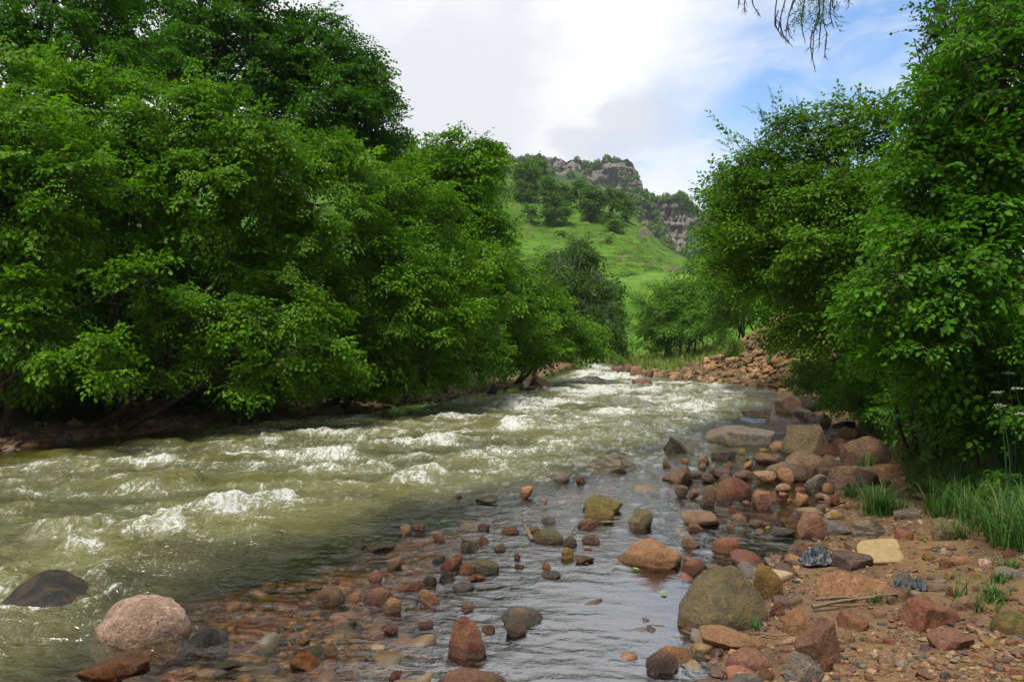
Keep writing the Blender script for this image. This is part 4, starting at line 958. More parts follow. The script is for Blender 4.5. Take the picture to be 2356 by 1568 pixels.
def lobe_sprays(rs, c, r, n, L, hang=0.0, inner=.45, pads=.58):
    """sprays of one bough mass: leafy pads set out on its shell, thinner filling inside"""
    d = unit(rs.normal(size=(n, 3))); d[:, 2] = np.where(d[:, 2] < -.35, d[:, 2]*rs.uniform(.2, 1, n), d[:, 2]); d = unit(d)
    fr = inner+(1-inner)*rs.uniform(0, 1, n)**.55
    P = c+d*r*fr[:, None]*(1+.22*noise3(d*1.7+c)[:, None])
    out = unit(d/r); rnd = rs.normal(0, .30, (n, 3))
    m = max(5, int(n/11)); pd = unit(rs.normal(size=(m, 3))+np.array([0, -.25, .25])); pd[:, 2] = np.where(pd[:, 2] < -.5, -pd[:, 2], pd[:, 2])
    pc = c+pd*r*rs.uniform(.72, 1.12, (m, 1)); pR = np.mean(r)*rs.uniform(.30, .55, m)
    k = rs.randint(m, size=n); isp = rs.uniform(size=n) < pads
    g = rs.normal(0, 1, (n, 3))*np.array([.60, .60, .34]); od = unit(pd*np.array([1, 1, .25]))[k]
    PP = pc[k]+g*pR[k][:, None]; PP[:, 2] -= .30*np.maximum(((PP-pc[k])*od).sum(1), 0)
    P = np.where(isp[:, None], PP, P)
    out = np.where(isp[:, None], unit(od+np.array([.75, .75, .2])*rs.normal(0, .7, (n, 3))*.6), out)
    fw = out*np.array([1, 1, .55])+rnd; fw[:, 2] += rs.normal(0, .28, n)-hang-.12*(out[:, 2] < 0)-.06*isp
    fw = unit(fw); up = np.array([0, 0, 1.])+out*.30+rs.normal(0, .38, (n, 3)); s = rs.uniform(.6, 1.25, n)
    return P-fw*(L*s*.55)[:, None], fw, up, s
def make_tree(name, label, cat, lobes, sp, mat, seed, base=None, tr=.10, dens=1.0, hang=0.0, group=None, stems=1, bark=None, extra=None, twigs=True, inner=.45, trunk_name='trunk', world=False):
    """lobes: (x, y, rx, ry, distance[, depth radius]) on the survey print, turned into real ellipsoids of foliage"""
    rs = np.random.RandomState(seed); Lb = []
    for lb in lobes:
        x, y, rx, ry, dep = lb[:5]; s = K/FP*dep; rz = lb[5] if len(lb) > 5 else .5*(rx+ry)*s
        Lb.append((D(x, y, dep), np.array([rx*s, rz, ry*s])))
    ctr = np.mean([c for c, _ in Lb], 0)
    if base is None:
        bx, by = ctr[0], ctr[1]+.3
        if bx < XL(by)+3 and by < 62: bx = min(bx, XL(by)-.9)
        else: bx = max(bx, XR(by)+.9)
        base = (bx, by)
    bz = base[2] if len(base) > 2 else float(land(*base[:2]))
    b = np.array([base[0], base[1], bz])
    root = thing(name, b, label, cat, group)
    lg, wg = Geo(), Geo(); L = SPEC[sp]['L']; area = .30*L*L
    top = max(c[2]+r[2]*.3 for c, r in Lb)
    stemtops = []
    for k in range(stems):
        j = rs.randint(len(Lb)); off = np.array([rs.normal(0, .25), rs.normal(0, .25), -.15]) if stems > 1 else np.array([0, 0, -.15])
        tgt = ctr*.55+Lb[j][0]*.45 if stems > 1 else np.array([ctr[0], ctr[1], top])
        tgt = tgt-b; tgt[2] = max(tgt[2], .5); h = np.linalg.norm(tgt)
        pts = [off*1.0, off+tgt*.3+rs.normal(0, .03*h, 3), off*.6+tgt*.65+rs.normal(0, .03*h, 3), tgt]
        V, F = smooth_tube(pts, [tr*1.25, tr*.9, tr*.6, tr*.2], 8); wg.add(V, F); stemtops.append((pts[1], pts[2], pts[3]))
    for c, r in Lb:
        n = max(6, int(dens*4*np.pi*((r[0]*r[1])**1.6/3+(r[0]*r[2])**1.6/3+(r[1]*r[2])**1.6/3)**(1/1.6)/area*1.75))
        O, fw, up, s = lobe_sprays(rs, c-b, r, n, L, hang, inner)
        put_sprays(lg, wg if twigs else None, sp, O, fw, up, s, rs)
        st = stemtops[rs.randint(len(stemtops))]; a0 = np.array(st[0])*.4+np.array(st[1])*.6; cl = c-b
        mid = (a0+cl)/2+np.array([0, 0, .12*np.linalg.norm(cl-a0)]); V, F = smooth_tube([a0, mid, cl], [tr*.5, tr*.32, tr*.16], 6); wg.add(V, F)
        pick = rs.permutation(n)[:max(3, n//4)]; Q = O[pick]; P = np.repeat(cl[None], len(Q), 0)*.55+Q*.45+rs.normal(0, .05, Q.shape)*L
        V, F = tube_arrays(np.repeat(cl[None], len(Q), 0), P, np.full(len(Q), tr*.13), np.full(len(Q), tr*.09), 4); wg.add(V, F)
        V, F = tube_arrays(P, Q, np.full(len(Q), tr*.09), np.full(len(Q), tr*.045), 4); wg.add(V, F)
    if extra: extra(lg, wg, b, rs)
    wg.build(trunk_name, bark or BARK, root, True); lg.build('crown', LM[mat], root)
    return root
GA = 'alders along the far bank'; GB = 'tall trees behind the alders'
make_tree('alder_tree', 'alder at the far left with leafy boughs drooping over the shaded gravel', 'tree',
    [(20, 330, 150, 120, 12.3), (120, 440, 130, 80, 12), (0, 480, 110, 90, 11.6), (70, 560, 130, 70, 11.8), (30, 690, 100, 80, 11.4), (150, 830, 105, 42, 11.4), (235, 800, 60, 34, 11.2), (240, 870, 38, 60, 11.1), (20, 850, 60, 70, 11.8), (60, 760, 70, 40, 11.3), (330, 640, 70, 40, 12.2), (-120, 520, 160, 240, 12)], 'alder', 'alder', 1, stems=4, tr=.055, dens=.95, group=GA)
make_tree('alder_tree', 'bright alder with a rounded pale green top left of the middle', 'tree',
    [(500, 250, 100, 55, 14.4), (430, 320, 150, 70, 14.1), (570, 340, 110, 60, 14.2), (250, 260, 150, 90, 14.6), (330, 380, 150, 70, 13.7), (200, 350, 100, 60, 13.6), (470, 420, 140, 60, 13.6), (330, 460, 120, 50, 13.2), (230, 540, 110, 50, 13.1), (120, 220, 130, 90, 14.6), (440, 545, 90, 40, 13.6)], 'alder', 'alder', 2, stems=4, tr=.06, group=GA)
make_tree('alder_tree', 'alder whose low branches hang nearly to the water in the middle of the far bank', 'tree',
    [(640, 400, 120, 70, 15.4), (760, 380, 110, 60, 16.2), (720, 470, 130, 60, 15.3), (580, 490, 110, 50, 14.6), (690, 570, 120, 50, 14.8), (560, 600, 80, 35, 14.4), (470, 735, 150, 45, 13.0), (400, 700, 70, 30, 13.0), (540, 790, 70, 40, 12.8), (560, 880, 30, 50, 12.8), (690, 740, 110, 60, 13.6), (760, 810, 50, 55, 13.4), (640, 660, 90, 40, 14), (345, 800, 45, 40, 12.8), (640, 850, 50, 40, 13.4), (450, 830, 45, 35, 12.9), (800, 880, 45, 30, 14.4), (720, 885, 50, 25, 14), (380, 880, 40, 30, 12.6)], 'alder', 'alder', 3, stems=4, tr=.06, group=GA)
make_tree('alder_tree', 'dense alder right of the middle with foliage reaching down to the bank', 'tree',
    [(870, 440, 100, 80, 17.5), (960, 520, 110, 80, 18.5), (860, 560, 110, 60, 16.6), (930, 640, 120, 60, 16.8), (830, 660, 90, 50, 16), (1010, 640, 90, 80, 18.5), (900, 740, 120, 60, 16.3), (1000, 760, 110, 70, 17.5), (870, 830, 70, 50, 16), (970, 850, 80, 45, 16.8), (1070, 720, 90, 80, 20), (1080, 820, 80, 60, 19), (900, 885, 60, 22, 16.4), (1010, 870, 60, 25, 17.6)], 'alder', 'alder', 4, stems=4, tr=.06, group=GA)
make_tree('alder_tree', 'pointed alder rising before the far hill, taller than its right neighbours', 'tree',
    [(1080, 345, 55, 42, 23), (1060, 410, 95, 60, 23), (1000, 440, 80, 80, 23), (1095, 470, 60, 80, 23), (1040, 520, 100, 70, 22.5), (1105, 580, 55, 80, 22.5), (1050, 620, 100, 80, 22), (1115, 680, 65, 80, 22.5)], 'alderfar', 'alder', 5, stems=3, tr=.07, group=GA, dens=1.15)
make_tree('alder_tree', 'low spreading alder leaning out over the white rapids', 'tree',
    [(1150, 640, 80, 80, 27), (1210, 690, 90, 70, 28), (1170, 760, 110, 70, 26.5), (1260, 750, 90, 55, 29.5), (1310, 790, 70, 38, 30), (1230, 810, 90, 40, 28), (1130, 830, 80, 40, 25.5), (1345, 775, 42, 25, 31)], 'alderfar', 'alder', 6, stems=4, tr=.07, group=GA, dens=1.15)
make_tree('broadleaf_tree', 'tall dark tree with a broad top standing out against the cloud', 'tree',
    [(715, 70, 62, 48, 25), (690, 130, 85, 70, 25), (790, 150, 75, 60, 25), (640, 190, 80, 80, 24.5), (740, 220, 110, 80, 24.5), (840, 210, 55, 65, 25.5), (870, 285, 55, 60, 25.5), (800, 300, 100, 80, 24.5), (690, 310, 110, 70, 24), (890, 350, 40, 50, 25.5), (820, 390, 90, 50, 24.5)], 'alderfar', 'dark', 7, tr=.15, group=GB, dens=1.25)
make_tree('broadleaf_tree', 'dark tree behind the bright alder, sky showing through its top', 'tree',
    [(500, 40, 110, 60, 23.5), (590, 60, 50, 60, 24), (430, 110, 110, 70, 23), (560, 150, 90, 70, 23.5), (380, 30, 90, 60, 23.5), (500, -70, 120, 70, 24), (470, 190, 110, 60, 22.5), (600, 230, 80, 70, 23.5), (340, 170, 90, 70, 22.5)], 'alderfar', 'dark', 8, tr=.15, group=GB, dens=1.05)
make_tree('broadleaf_tree', 'tall leafy tree filling the upper left corner', 'tree',
    [(90, 60, 130, 70, 17.5), (200, 40, 110, 60, 18.5), (290, 110, 100, 70, 18.5), (-20, 130, 120, 90, 17), (170, 150, 130, 60, 17.5), (-60, 0, 120, 90, 17.5), (140, -90, 160, 80, 18), (300, -60, 100, 80, 19)], 'alder', 'hazel', 9, tr=.13, group=GB, dens=.9)
# shaded thicket that closes the view under the alders
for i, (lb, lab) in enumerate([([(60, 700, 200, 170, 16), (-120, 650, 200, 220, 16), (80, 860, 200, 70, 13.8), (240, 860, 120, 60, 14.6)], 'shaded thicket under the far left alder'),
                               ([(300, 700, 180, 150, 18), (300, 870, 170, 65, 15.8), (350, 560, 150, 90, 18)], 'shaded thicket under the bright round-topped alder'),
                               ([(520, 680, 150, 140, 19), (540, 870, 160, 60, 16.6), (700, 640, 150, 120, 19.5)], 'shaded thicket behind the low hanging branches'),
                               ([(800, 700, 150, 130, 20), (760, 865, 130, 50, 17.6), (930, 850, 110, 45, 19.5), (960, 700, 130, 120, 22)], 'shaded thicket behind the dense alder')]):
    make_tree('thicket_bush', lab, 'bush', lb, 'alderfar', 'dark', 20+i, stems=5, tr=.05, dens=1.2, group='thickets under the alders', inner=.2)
GC = 'trees at the upstream bend'
make_tree('birch_tree', 'weeping birch with hanging dark green boughs at the upstream bend', 'tree',
    [(1335, 600, 38, 45, 58), (1320, 660, 55, 50, 58), (1290, 640, 35, 50, 57), (1370, 680, 45, 45, 57), (1330, 730, 65, 50, 57), (1385, 740, 38, 50, 56), (1350, 790, 70, 35, 56)], 'birchfar', 'birch', 31, tr=.18, bark=BIRCHBARK, hang=.35, group=GC, dens=2.0)
make_tree('birch_tree', 'slender grey-green tree left of the weeping birch at the bend', 'tree', [(1270, 620, 30, 50, 62), (1255, 690, 45, 50, 62), (1285, 740, 40, 50, 60)], 'birchfar', 'birch', 32, tr=.16, bark=BIRCHBARK, hang=.3, group=GC, dens=1.9)
make_tree('birch_tree', 'dark tree at the very end of the river, right of the weeping birch', 'tree', [(1405, 680, 22, 35, 64), (1400, 740, 32, 40, 64), (1410, 790, 30, 25, 62)], 'birchfar', 'dark', 33, base=(7.8, 72), tr=.15, hang=.3, group=GC, dens=1.9)
for i, (lb, lab) in enumerate([([(1000, 350, 45, 22, 75), (960, 370, 40, 30, 75), (1040, 350, 25, 25, 75)], 'distant tree rising over the dark tall tree'), ([(1120, 370, 30, 30, 78), (1150, 385, 20, 35, 78), (1135, 430, 35, 40, 76)], 'distant tree right of the pointed alder'),
                               ([(1000, 420, 60, 50, 70), (930, 420, 60, 50, 70)], 'distant bushy tree behind the pointed alder')]):
    make_tree('broadleaf_tree', lab, 'tree', lb, 'birchfar', 'birch', 40+i, tr=.2, group='distant trees behind the alders', dens=1.1)

# right bank
GR = 'trees on the right bank'
make_tree('hazel_tree', 'near leafy tree filling the right edge from top to bank', 'tree',
    [(2290, 190, 110, 70, 7.8, .6), (2210, 260, 80, 50, 7.9, .5), (2330, 300, 90, 80, 7.6, .6), (2170, 340, 85, 45, 7.8, .5), (2270, 400, 120, 60, 7.5, .55), (2130, 430, 70, 40, 7.7, .45), (2200, 500, 110, 50, 7.4, .5), (2320, 530, 90, 70, 7.3, .5), (2100, 545, 80, 32, 7.3, .45), (2210, 610, 110, 45, 7.2, .5), (2330, 680, 80, 70, 7.2, .5), (2060, 660, 85, 34, 7.1, .4), (2180, 710, 110, 45, 7.1, .45),
     (2110, 780, 90, 40, 7.2, .4), (2250, 810, 100, 50, 7.1, .45), (2140, 870, 70, 35, 7.4, .4), (2330, 860, 80, 50, 7.2, .4), (2420, 300, 120, 300, 7.6, .7), (2300, 90, 90, 50, 8.2, .5), (2080, 480, 60, 35, 7.9, .4), (2010, 740, 60, 30, 7.4, .35), (2060, 840, 80, 40, 7.6, .4), (2240, 900, 90, 45, 7.3, .4), (2140, 930, 60, 30, 7.8, .35), (2120, 350, 60, 40, 8.2, .4), (2150, 200, 60, 50, 8.4, .4)], 'hazel', 'hazel', 51, base=(5.1, 9.0), stems=5, tr=.03, group=GR, dens=1.15)
make_tree('willow_tree', 'narrow-leaved willow tops in the upper right corner', 'tree',
    [(2290, 60, 70, 60, 7.4, .4), (2230, 150, 70, 50, 7.4, .4), (2340, 140, 50, 70, 7.2, .4), (2180, 240, 60, 40, 7.5, .4), (2260, 230, 70, 40, 7.3, .4)], 'willow', 'hazel', 52, base=(5.7, 9.0), stems=3, tr=.02, group=GR, dens=.8)
def plum_shoots(lg, wg, b, rs):
    for (x0, y0, x1, y1, dep) in [(1775, 330, 1778, 200, 12.6), (1765, 300, 1735, 245, 12.6), (1900, 330, 1922, 195, 12.4), (1930, 330, 1965, 210, 12.4), (1850, 320, 1838, 245, 12.7), (1720, 360, 1615, 275, 12.2), (1720, 380, 1660, 320, 12.2), (1700, 430, 1640, 385, 12.2), (1960, 310, 1985, 260, 12.3), (2010, 320, 2030, 235, 11.6), (2030, 310, 2065, 255, 11.6), (1810, 340, 1800, 280, 12.5), (1880, 320, 1870, 260, 12.5),
                                   (1680, 500, 1622, 490, 12.4), (1660, 540, 1608, 525, 12.6), (1745, 350, 1690, 300, 12.3)]:
        p, q = D(x0, y0, dep)-b, D(x1, y1, dep-.15)-b; d = q-p; L = np.linalg.norm(d)
        up = unit(np.array([[.3, -1.0, .5]])); put_sprays(lg, wg, 'shoot', p[None], d[None], up, np.array([L/.9]), rs)
        n = max(2, int(L/.22))
        for k in range(n):
            u = rs.uniform(.1, .75); dd = unit(unit(d)+rs.normal(0, .45, 3)); put_sprays(lg, wg, 'shoot', (p+d*u)[None], dd[None], up, np.array([rs.uniform(.25, .45)]), rs)
make_tree('plum_tree', 'olive-tinted tree with long bare-tipped shoots standing up against the blue sky', 'tree',
    [(1790, 380, 75, 50, 12.8), (1900, 370, 80, 45, 12.6), (1985, 350, 60, 45, 12), (1740, 450, 80, 60, 12.6), (1840, 470, 110, 60, 12.4), (1950, 450, 90, 70, 12), (1700, 540, 65, 60, 13), (1790, 570, 110, 60, 12.4), (1900, 570, 110, 70, 11.8), (1690, 630, 60, 55, 13), (1760, 660, 90, 50, 12.6), (1860, 670, 100, 60, 12), (1960, 640, 80, 80, 11.4), (1870, 760, 90, 55, 12.2), (1940, 740, 90, 80, 11.6), (1930, 830, 60, 50, 12), (2020, 760, 60, 100, 10.8), (1830, 420, 90, 60, 13.2), (1930, 520, 90, 80, 12.6), (1720, 500, 70, 60, 13.4), (1780, 620, 80, 60, 13), (1990, 560, 70, 90, 11.6), (2030, 430, 60, 80, 11.4), (1670, 470, 45, 50, 13.4), (1660, 580, 45, 60, 13.6), (1800, 320, 55, 45, 12.7), (1890, 305, 60, 50, 12.5), (1970, 290, 50, 50, 12.2), (2040, 310, 50, 70, 11.6), (1730, 400, 50, 40, 12.7)], 'plum', 'plum', 53, base=(7.0, 13.6), stems=5, tr=.045, group=GR, dens=1.2, extra=plum_shoots)
make_tree('birch_tree', 'feathery birch edge behind the olive-tinted tree', 'tree',
    [(1665, 420, 32, 40, 24), (1660, 490, 42, 50, 24), (1650, 570, 35, 50, 24), (1660, 640, 45, 50, 24), (1700, 700, 60, 50, 24), (1720, 580, 60, 80, 24.5)], 'birch', 'birch', 54, base=(11.2, 27.5), tr=.05, hang=.35, group=GR, dens=1.2)
def birch_overhang(lg, wg, b, rs):
    V, F = smooth_tube([D(2330, 60, 11.3)-b, D(2230, -120, 10.2)-b, D(2050, -150, 9.2)-b, D(1880, -80, 8.8)-b, D(1750, -40, 8.6)-b], [.06, .045, .035, .022, .008], 6); wg.add(V, F)
    def c3(x, y): return ((1660+x/2.24)*.9203, y/2.24*.9203)
    S = [(640, -60, 625, 140, 722, 262), (690, -40, 650, 110, 640, 178), (740, -50, 690, 130, 715, 215), (760, -50, 700, 80, 680, 240), (800, -50, 770, 110, 792, 242), (860, -40, 870, 90, 815, 220), (870, 60, 840, 180, 832, 330), (830, 170, 822, 270, 848, 402), (900, -40, 890, 100, 915, 200), (912, 180, 905, 260, 896, 330), (940, -40, 930, 70, 950, 152), (950, -50, 945, 40, 975, 20),
         (470, -50, 450, 20, 455, 82), (425, -50, 418, 10, 415, 45), (490, -50, 500, 30, 536, 80), (1030, -40, 1035, 0, 1036, 36), (870, 90, 905, 140, 940, 120), (640, 60, 620, 120, 628, 160), (650, 120, 665, 190, 700, 230), (880, 120, 870, 220, 872, 262)]
    for (a, b_, c, d, e, f) in S:
        pts = [D(*c3(a, b_), 8.7)-b, D(*c3(c, d), 8.7+rs.normal(0, .15))-b, D(*c3(e, f), 8.7+rs.normal(0, .15))-b]
        V, F = smooth_tube(pts, [.0075, .006, .0032], 4); wg.add(V, F)
        for k in range(7):
            u = rs.uniform(.2, 1); p = pts[0]*(1-u)**2+2*u*(1-u)*pts[1]+pts[2]*u*u if False else (pts[0]*(1-2*u)+pts[1]*2*u if u < .5 else pts[1]*(2-2*u)+pts[2]*(2*u-1))
            q = p+np.array([rs.normal(0, .025), rs.normal(0, .03), -rs.uniform(.02, .07)]); V, F = tube_arrays(p[None], q[None], np.array([.004]), np.array([.002]), 3); wg.add(V, F)
    n = 34; x = rs.uniform(745, 960, n); y = rs.uniform(-90, 55, n)
    O = np.array([D(*c3(a, b_), 8.7+rs.normal(0, .2)) for a, b_ in zip(x, y)])-b; fw = np.stack([rs.normal(0, .3, n), rs.normal(0, .3, n), -np.ones(n)], -1)
    put_sprays(lg, wg, 'birch', O, fw, rs.normal(size=(n, 3))+np.array([0, -1, .2]), rs.uniform(.18, .36, n), rs)
make_tree('birch_tree', 'tall birch behind the right bank, one bough hanging bare twigs over the river', 'tree',
    [(2160, 20, 55, 40, 11), (2220, 70, 70, 45, 11), (2150, 80, 35, 40, 11), (2280, 20, 90, 60, 11.2), (2200, 150, 60, 45, 11), (2260, -60, 140, 60, 11.2), (2130, 190, 45, 35, 11.2), (2180, 215, 60, 35, 11)], 'birch', 'birch', 55, base=(7.6, 11.6), tr=.13, hang=.45, group=GR, dens=.95, extra=birch_overhang)
GS = 'bushes along the right bank'
make_tree('broadleaf_tree', 'bushy tree behind the olive-tinted tree, closing the view above the rubble', 'tree', [(1780, 480, 90, 80, 20), (1700, 560, 70, 70, 21), (1860, 560, 110, 90, 19), (1740, 650, 80, 50, 21), (1850, 680, 110, 60, 19), (1960, 500, 110, 110, 17.5), (1960, 660, 110, 90, 17.5), (1900, 780, 80, 50, 18.5), (2060, 560, 90, 150, 15.5), (2060, 760, 90, 90, 15)], 'alderfar', 'hazel', 56, base=(10.6, 20.5), stems=4, tr=.06, group=GR, dens=1.0)
make_tree('willow_bush', 'rounded bush at the upstream bend, nearest the river', 'bush', [(1500, 730, 40, 45, 52), (1510, 780, 48, 40, 50), (1545, 770, 50, 50, 50)], 'bushfar', 'bush', 61, base=(9.8, 51), stems=4, tr=.06, group=GS)
make_tree('willow_bush', 'broad bush between the bend and the rubble slope', 'bush', [(1560, 700, 60, 50, 48), (1600, 740, 60, 60, 46), (1540, 730, 50, 50, 50), (1640, 760, 50, 40, 44), (1620, 690, 60, 50, 47)], 'bushfar', 'bush', 62, stems=4, tr=.07, group=GS)
make_tree('willow_bush', 'tall pale tree above the broad bush by the hill foot', 'tree', [(1610, 650, 45, 45, 62), (1590, 690, 55, 40, 62), (1650, 640, 45, 50, 60)], 'birchfar', 'bush', 63, tr=.12, group=GS)
make_tree('willow_bush', 'bush on top of the rubble slope', 'bush', [(1690, 690, 60, 50, 36), (1740, 680, 60, 55, 35), (1690, 735, 50, 28, 36), (1780, 700, 50, 40, 34)], 'bushfar', 'bush', 64, stems=4, tr=.06, group=GS)
make_tree('willow_bush', 'small green bush growing halfway up the rubble slope', 'bush', [(1690, 805, 22, 25, 32), (1700, 830, 16, 16, 31.6)], 'hazel', 'bush', 65, base=(9.3, 32.2), stems=3, tr=.03, group=GS)
make_tree('willow_bush', 'light green bush right of the rubble slope at the water', 'bush', [(1850, 860, 40, 34, 20.5), (1890, 870, 50, 36, 20), (1870, 890, 50, 22, 19.5), (1930, 880, 40, 40, 19)], 'hazel', 'bush', 66, base=(8.4, 20.4), stems=5, tr=.03, group=GS)
make_tree('willow_bush', 'shaded bush under the olive-tinted tree', 'bush', [(1990, 860, 60, 50, 14), (1960, 910, 50, 30, 14), (2040, 900, 60, 40, 12.5)], 'hazel', 'hazel', 67, base=(7.3, 14.4), stems=5, tr=.012, group=GS)
for i, (lb, bs, lab) in enumerate([([(1960, 935, 50, 30, 13), (2000, 905, 45, 30, 13.2)], (6.4, 13), 'low light green shrub behind the dark row of rocks'), ([(2040, 935, 55, 28, 11.6), (2085, 915, 45, 30, 11.8)], (6.1, 11.8), 'low shrub above the large dark brown block'), ([(2060, 975, 45, 20, 10.4), (2110, 965, 50, 25, 10.2)], (5.6, 10.3), 'leafy weeds right of the large dark brown block'), ([(2200, 1010, 50, 25, 8.6), (2250, 990, 50, 35, 8.3)], (5.0, 8.5), 'leafy weeds behind the wide olive-brown block')]):
    make_tree('willow_bush', lab, 'bush', lb, 'herb', 'bush', 71+i, base=bs, stems=6, tr=.012, dens=1.0, group=GS)
make_tree('willow_bush', 'dark leafy bush above the wide olive-brown block', 'bush', [(2100, 930, 70, 40, 9.6), (2180, 950, 80, 40, 9), (2150, 880, 80, 40, 9.4)], 'hazel', 'dark', 68, base=(4.9, 9.4), stems=5, tr=.025, group=GS)
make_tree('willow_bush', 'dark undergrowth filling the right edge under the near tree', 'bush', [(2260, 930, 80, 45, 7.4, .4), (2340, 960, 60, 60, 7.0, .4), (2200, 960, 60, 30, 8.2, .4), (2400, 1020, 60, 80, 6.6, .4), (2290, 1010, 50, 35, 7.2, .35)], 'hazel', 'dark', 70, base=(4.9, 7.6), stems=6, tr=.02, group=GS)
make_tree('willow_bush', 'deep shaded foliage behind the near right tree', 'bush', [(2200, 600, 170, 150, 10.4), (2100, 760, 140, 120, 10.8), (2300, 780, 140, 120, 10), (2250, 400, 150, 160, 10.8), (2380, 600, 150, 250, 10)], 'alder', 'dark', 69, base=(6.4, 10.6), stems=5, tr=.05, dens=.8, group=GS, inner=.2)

# trees standing on the green hill
GH = 'trees on the green hill'
def hill_tree(lobes, foot, label, seed, cat='tree', sp='hill', tr=.3, stems=1):
    p = hill_pt(*foot); lb = [(x, y, rx, ry, p[1]) for x, y, rx, ry in lobes]
    make_tree('hill_tree' if cat == 'tree' else 'hill_bush', label, cat, lb, sp, 'hillb', seed, base=tuple(p), tr=tr, dens=1.9, group=GH, twigs=False, inner=.2, stems=stems)
def H_(l, dx=0): return [((1200+a/3.927)*.9203, (350+b/3.927)*.9203, rx/3.927*.9203, ry/3.927*.9203) for a, b, rx, ry in l]
def HF(a, b): return ((1200+a/3.927)*.9203, (350+b/3.927)*.9203)
hill_tree(H_([(450, 280, 90, 55), (410, 330, 70, 50), (520, 300, 55, 60), (440, 440, 95, 70), (500, 500, 70, 70), (430, 560, 60, 40)]), HF(460, 605), 'largest double-crowned tree high on the left of the hill', 81)
hill_tree(H_([(560, 210, 45, 45), (590, 280, 55, 60), (600, 360, 50, 55)]), HF(600, 420), 'dark tree just behind the largest hill tree', 82)
hill_tree(H_([(680, 430, 55, 55), (670, 520, 70, 50), (730, 620, 90, 50), (750, 700, 110, 60), (740, 770, 80, 50)]), HF(755, 825), 'grey-green tree with a low bushy base in the middle of the hill row', 83)
hill_tree(H_([(800, 460, 50, 50), (820, 540, 60, 55), (880, 590, 40, 40)]), HF(850, 640), 'lighter tree behind the grey-green low-based one', 84)
hill_tree(H_([(980, 450, 60, 45), (960, 500, 45, 40), (1000, 540, 40, 40)]), HF(985, 665), 'small tree with bare stems in the hill row', 85, tr=.22)
hill_tree(H_([(1110, 500, 85, 55), (1150, 580, 80, 60), (1090, 640, 80, 60), (1110, 740, 80, 60)]), HF(1100, 815), 'broad round tree right of the bare-stemmed one', 86)
hill_tree(H_([(1310, 530, 75, 45), (1290, 600, 65, 50), (1250, 760, 50, 50)]), HF(1300, 790), 'two-tiered tree near the right end of the hill row', 87)
hill_tree(H_([(1430, 600, 50, 40), (1420, 660, 55, 45), (1440, 730, 45, 50)]), HF(1430, 800), 'last tree at the right end of the hill row', 88)
hill_tree(H_([(1340, 820, 75, 40), (1310, 860, 50, 28)]), HF(1330, 890), 'dark bush below the right end of the hill row', 89, 'bush', tr=.1, stems=3)
hill_tree(H_([(470, 690, 30, 45), (515, 710, 28, 50)]), HF(490, 780), 'small thin bush below the largest hill tree', 90, 'bush', tr=.08, stems=3)
hill_tree(H_([(820, 940, 28, 35)]), HF(825, 980), 'tiny bush in the middle of the green slope', 91, 'bush', tr=.06, stems=3)
hill_tree(H_([(1260, 970, 18, 35)]), HF(1260, 1010), 'tiny upright bush on the right of the green slope', 92, 'bush', tr=.06, stems=3)
hill_tree(H_([(1515, 1330, 35, 30)]), HF(1515, 1365), 'round dark bush low on the green slope', 93, 'bush', tr=.06, stems=3)
hill_tree(H_([(120, 120, 60, 60), (190, 180, 40, 80), (150, 230, 60, 60)]), HF(200, 330), 'dark tree on the skyline at the left of the hill', 94)

# woods on the mountain, far enough to read as one mass
def woodland(seed, sets):
    rs = np.random.RandomState(seed); C = []; RR_ = []
    for (Xg, Yg, Zg, Gg, face), n, lo in sets:
        g = Gg.copy(); g[Zg < lo] = 0; cl = n2(Xg, Zg+Yg*.3, .035, seed=seed, oct=3); pr = (np.clip(g-.40, 0, 1)+.03*(face > 0)*(cl > .1))*(cl > -.12); pr = pr.ravel()/pr.sum()
        k = rs.choice(len(pr), n, p=pr); C.append(np.stack([Xg.ravel()[k], Yg.ravel()[k], Zg.ravel()[k]], -1)); RR_.append(rs.uniform(1.7, 3.6, n))
    return np.concatenate(C), np.concatenate(RR_)
def tree_clumps(name, C, Rr_, seed, label):
    rs = np.random.RandomState(seed); nl = 130; n = len(C)
    d = unit(rs.normal(size=(n, nl, 3))); d[..., 2] = np.abs(d[..., 2])*1.25-.25; rad = rs.uniform(.55, 1.0, (n, nl, 1))
    bl = 1+.35*noise3(d*1.8+C[:, None]*.37)[..., None]
    P = C[:, None]+d*rad*bl*Rr_[:, None, None]*np.array([1, 1, 1.15])+np.array([0, 0, .75])*Rr_[:, None, None]
    nn = unit(d+rs.normal(0, .6, d.shape)); a = unit(np.cross(nn, rs.normal(size=d.shape))); b = np.cross(nn, a); s = (rs.uniform(.14, .26, (n, nl, 1))*Rr_[:, None, None])
    V = np.stack([P-a*s-b*s*.7, P+a*s*.3-b*s, P+a*s+b*s*.6, P-a*s*.4+b*s], 2).reshape(-1, 3)
    F = np.arange(len(V)).reshape(-1, 4); tn = np.repeat((rs.uniform(0, .5, (n, nl))+rs.uniform(0, .5, (n, 1))).ravel(), 4)
    return tag(mesh_obj(name, V, F, LM['hillb'], attrs={'tint': tn}), label, kind='stuff')
Cw, Rw = woodland(301, [(mA, 420, 40), (mB, 620, 30)])
def sky_trees(l, Yd_): return np.array([D(*HF(a, b+24), Yd_) for a, b in l])
Cs = np.concatenate([sky_trees([(1030, 240), (1060, 255), (1095, 245), (1130, 250), (1160, 245), (1240, 205), (1290, 200), (1360, 205), (300, 215), (340, 215), (270, 220), (380, 205), (240, 215), (950, 190), (1320, 215), (720, 320), (760, 310), (910, 340), (940, 320), (1440, 390), (1490, 400), (1530, 385), (1400, 330)], 548), sky_trees([(1740, 600), (1770, 605), (1830, 590), (1860, 590), (1905, 575), (1940, 575), (1960, 580), (1680, 595), (2010, 590)], 436)])
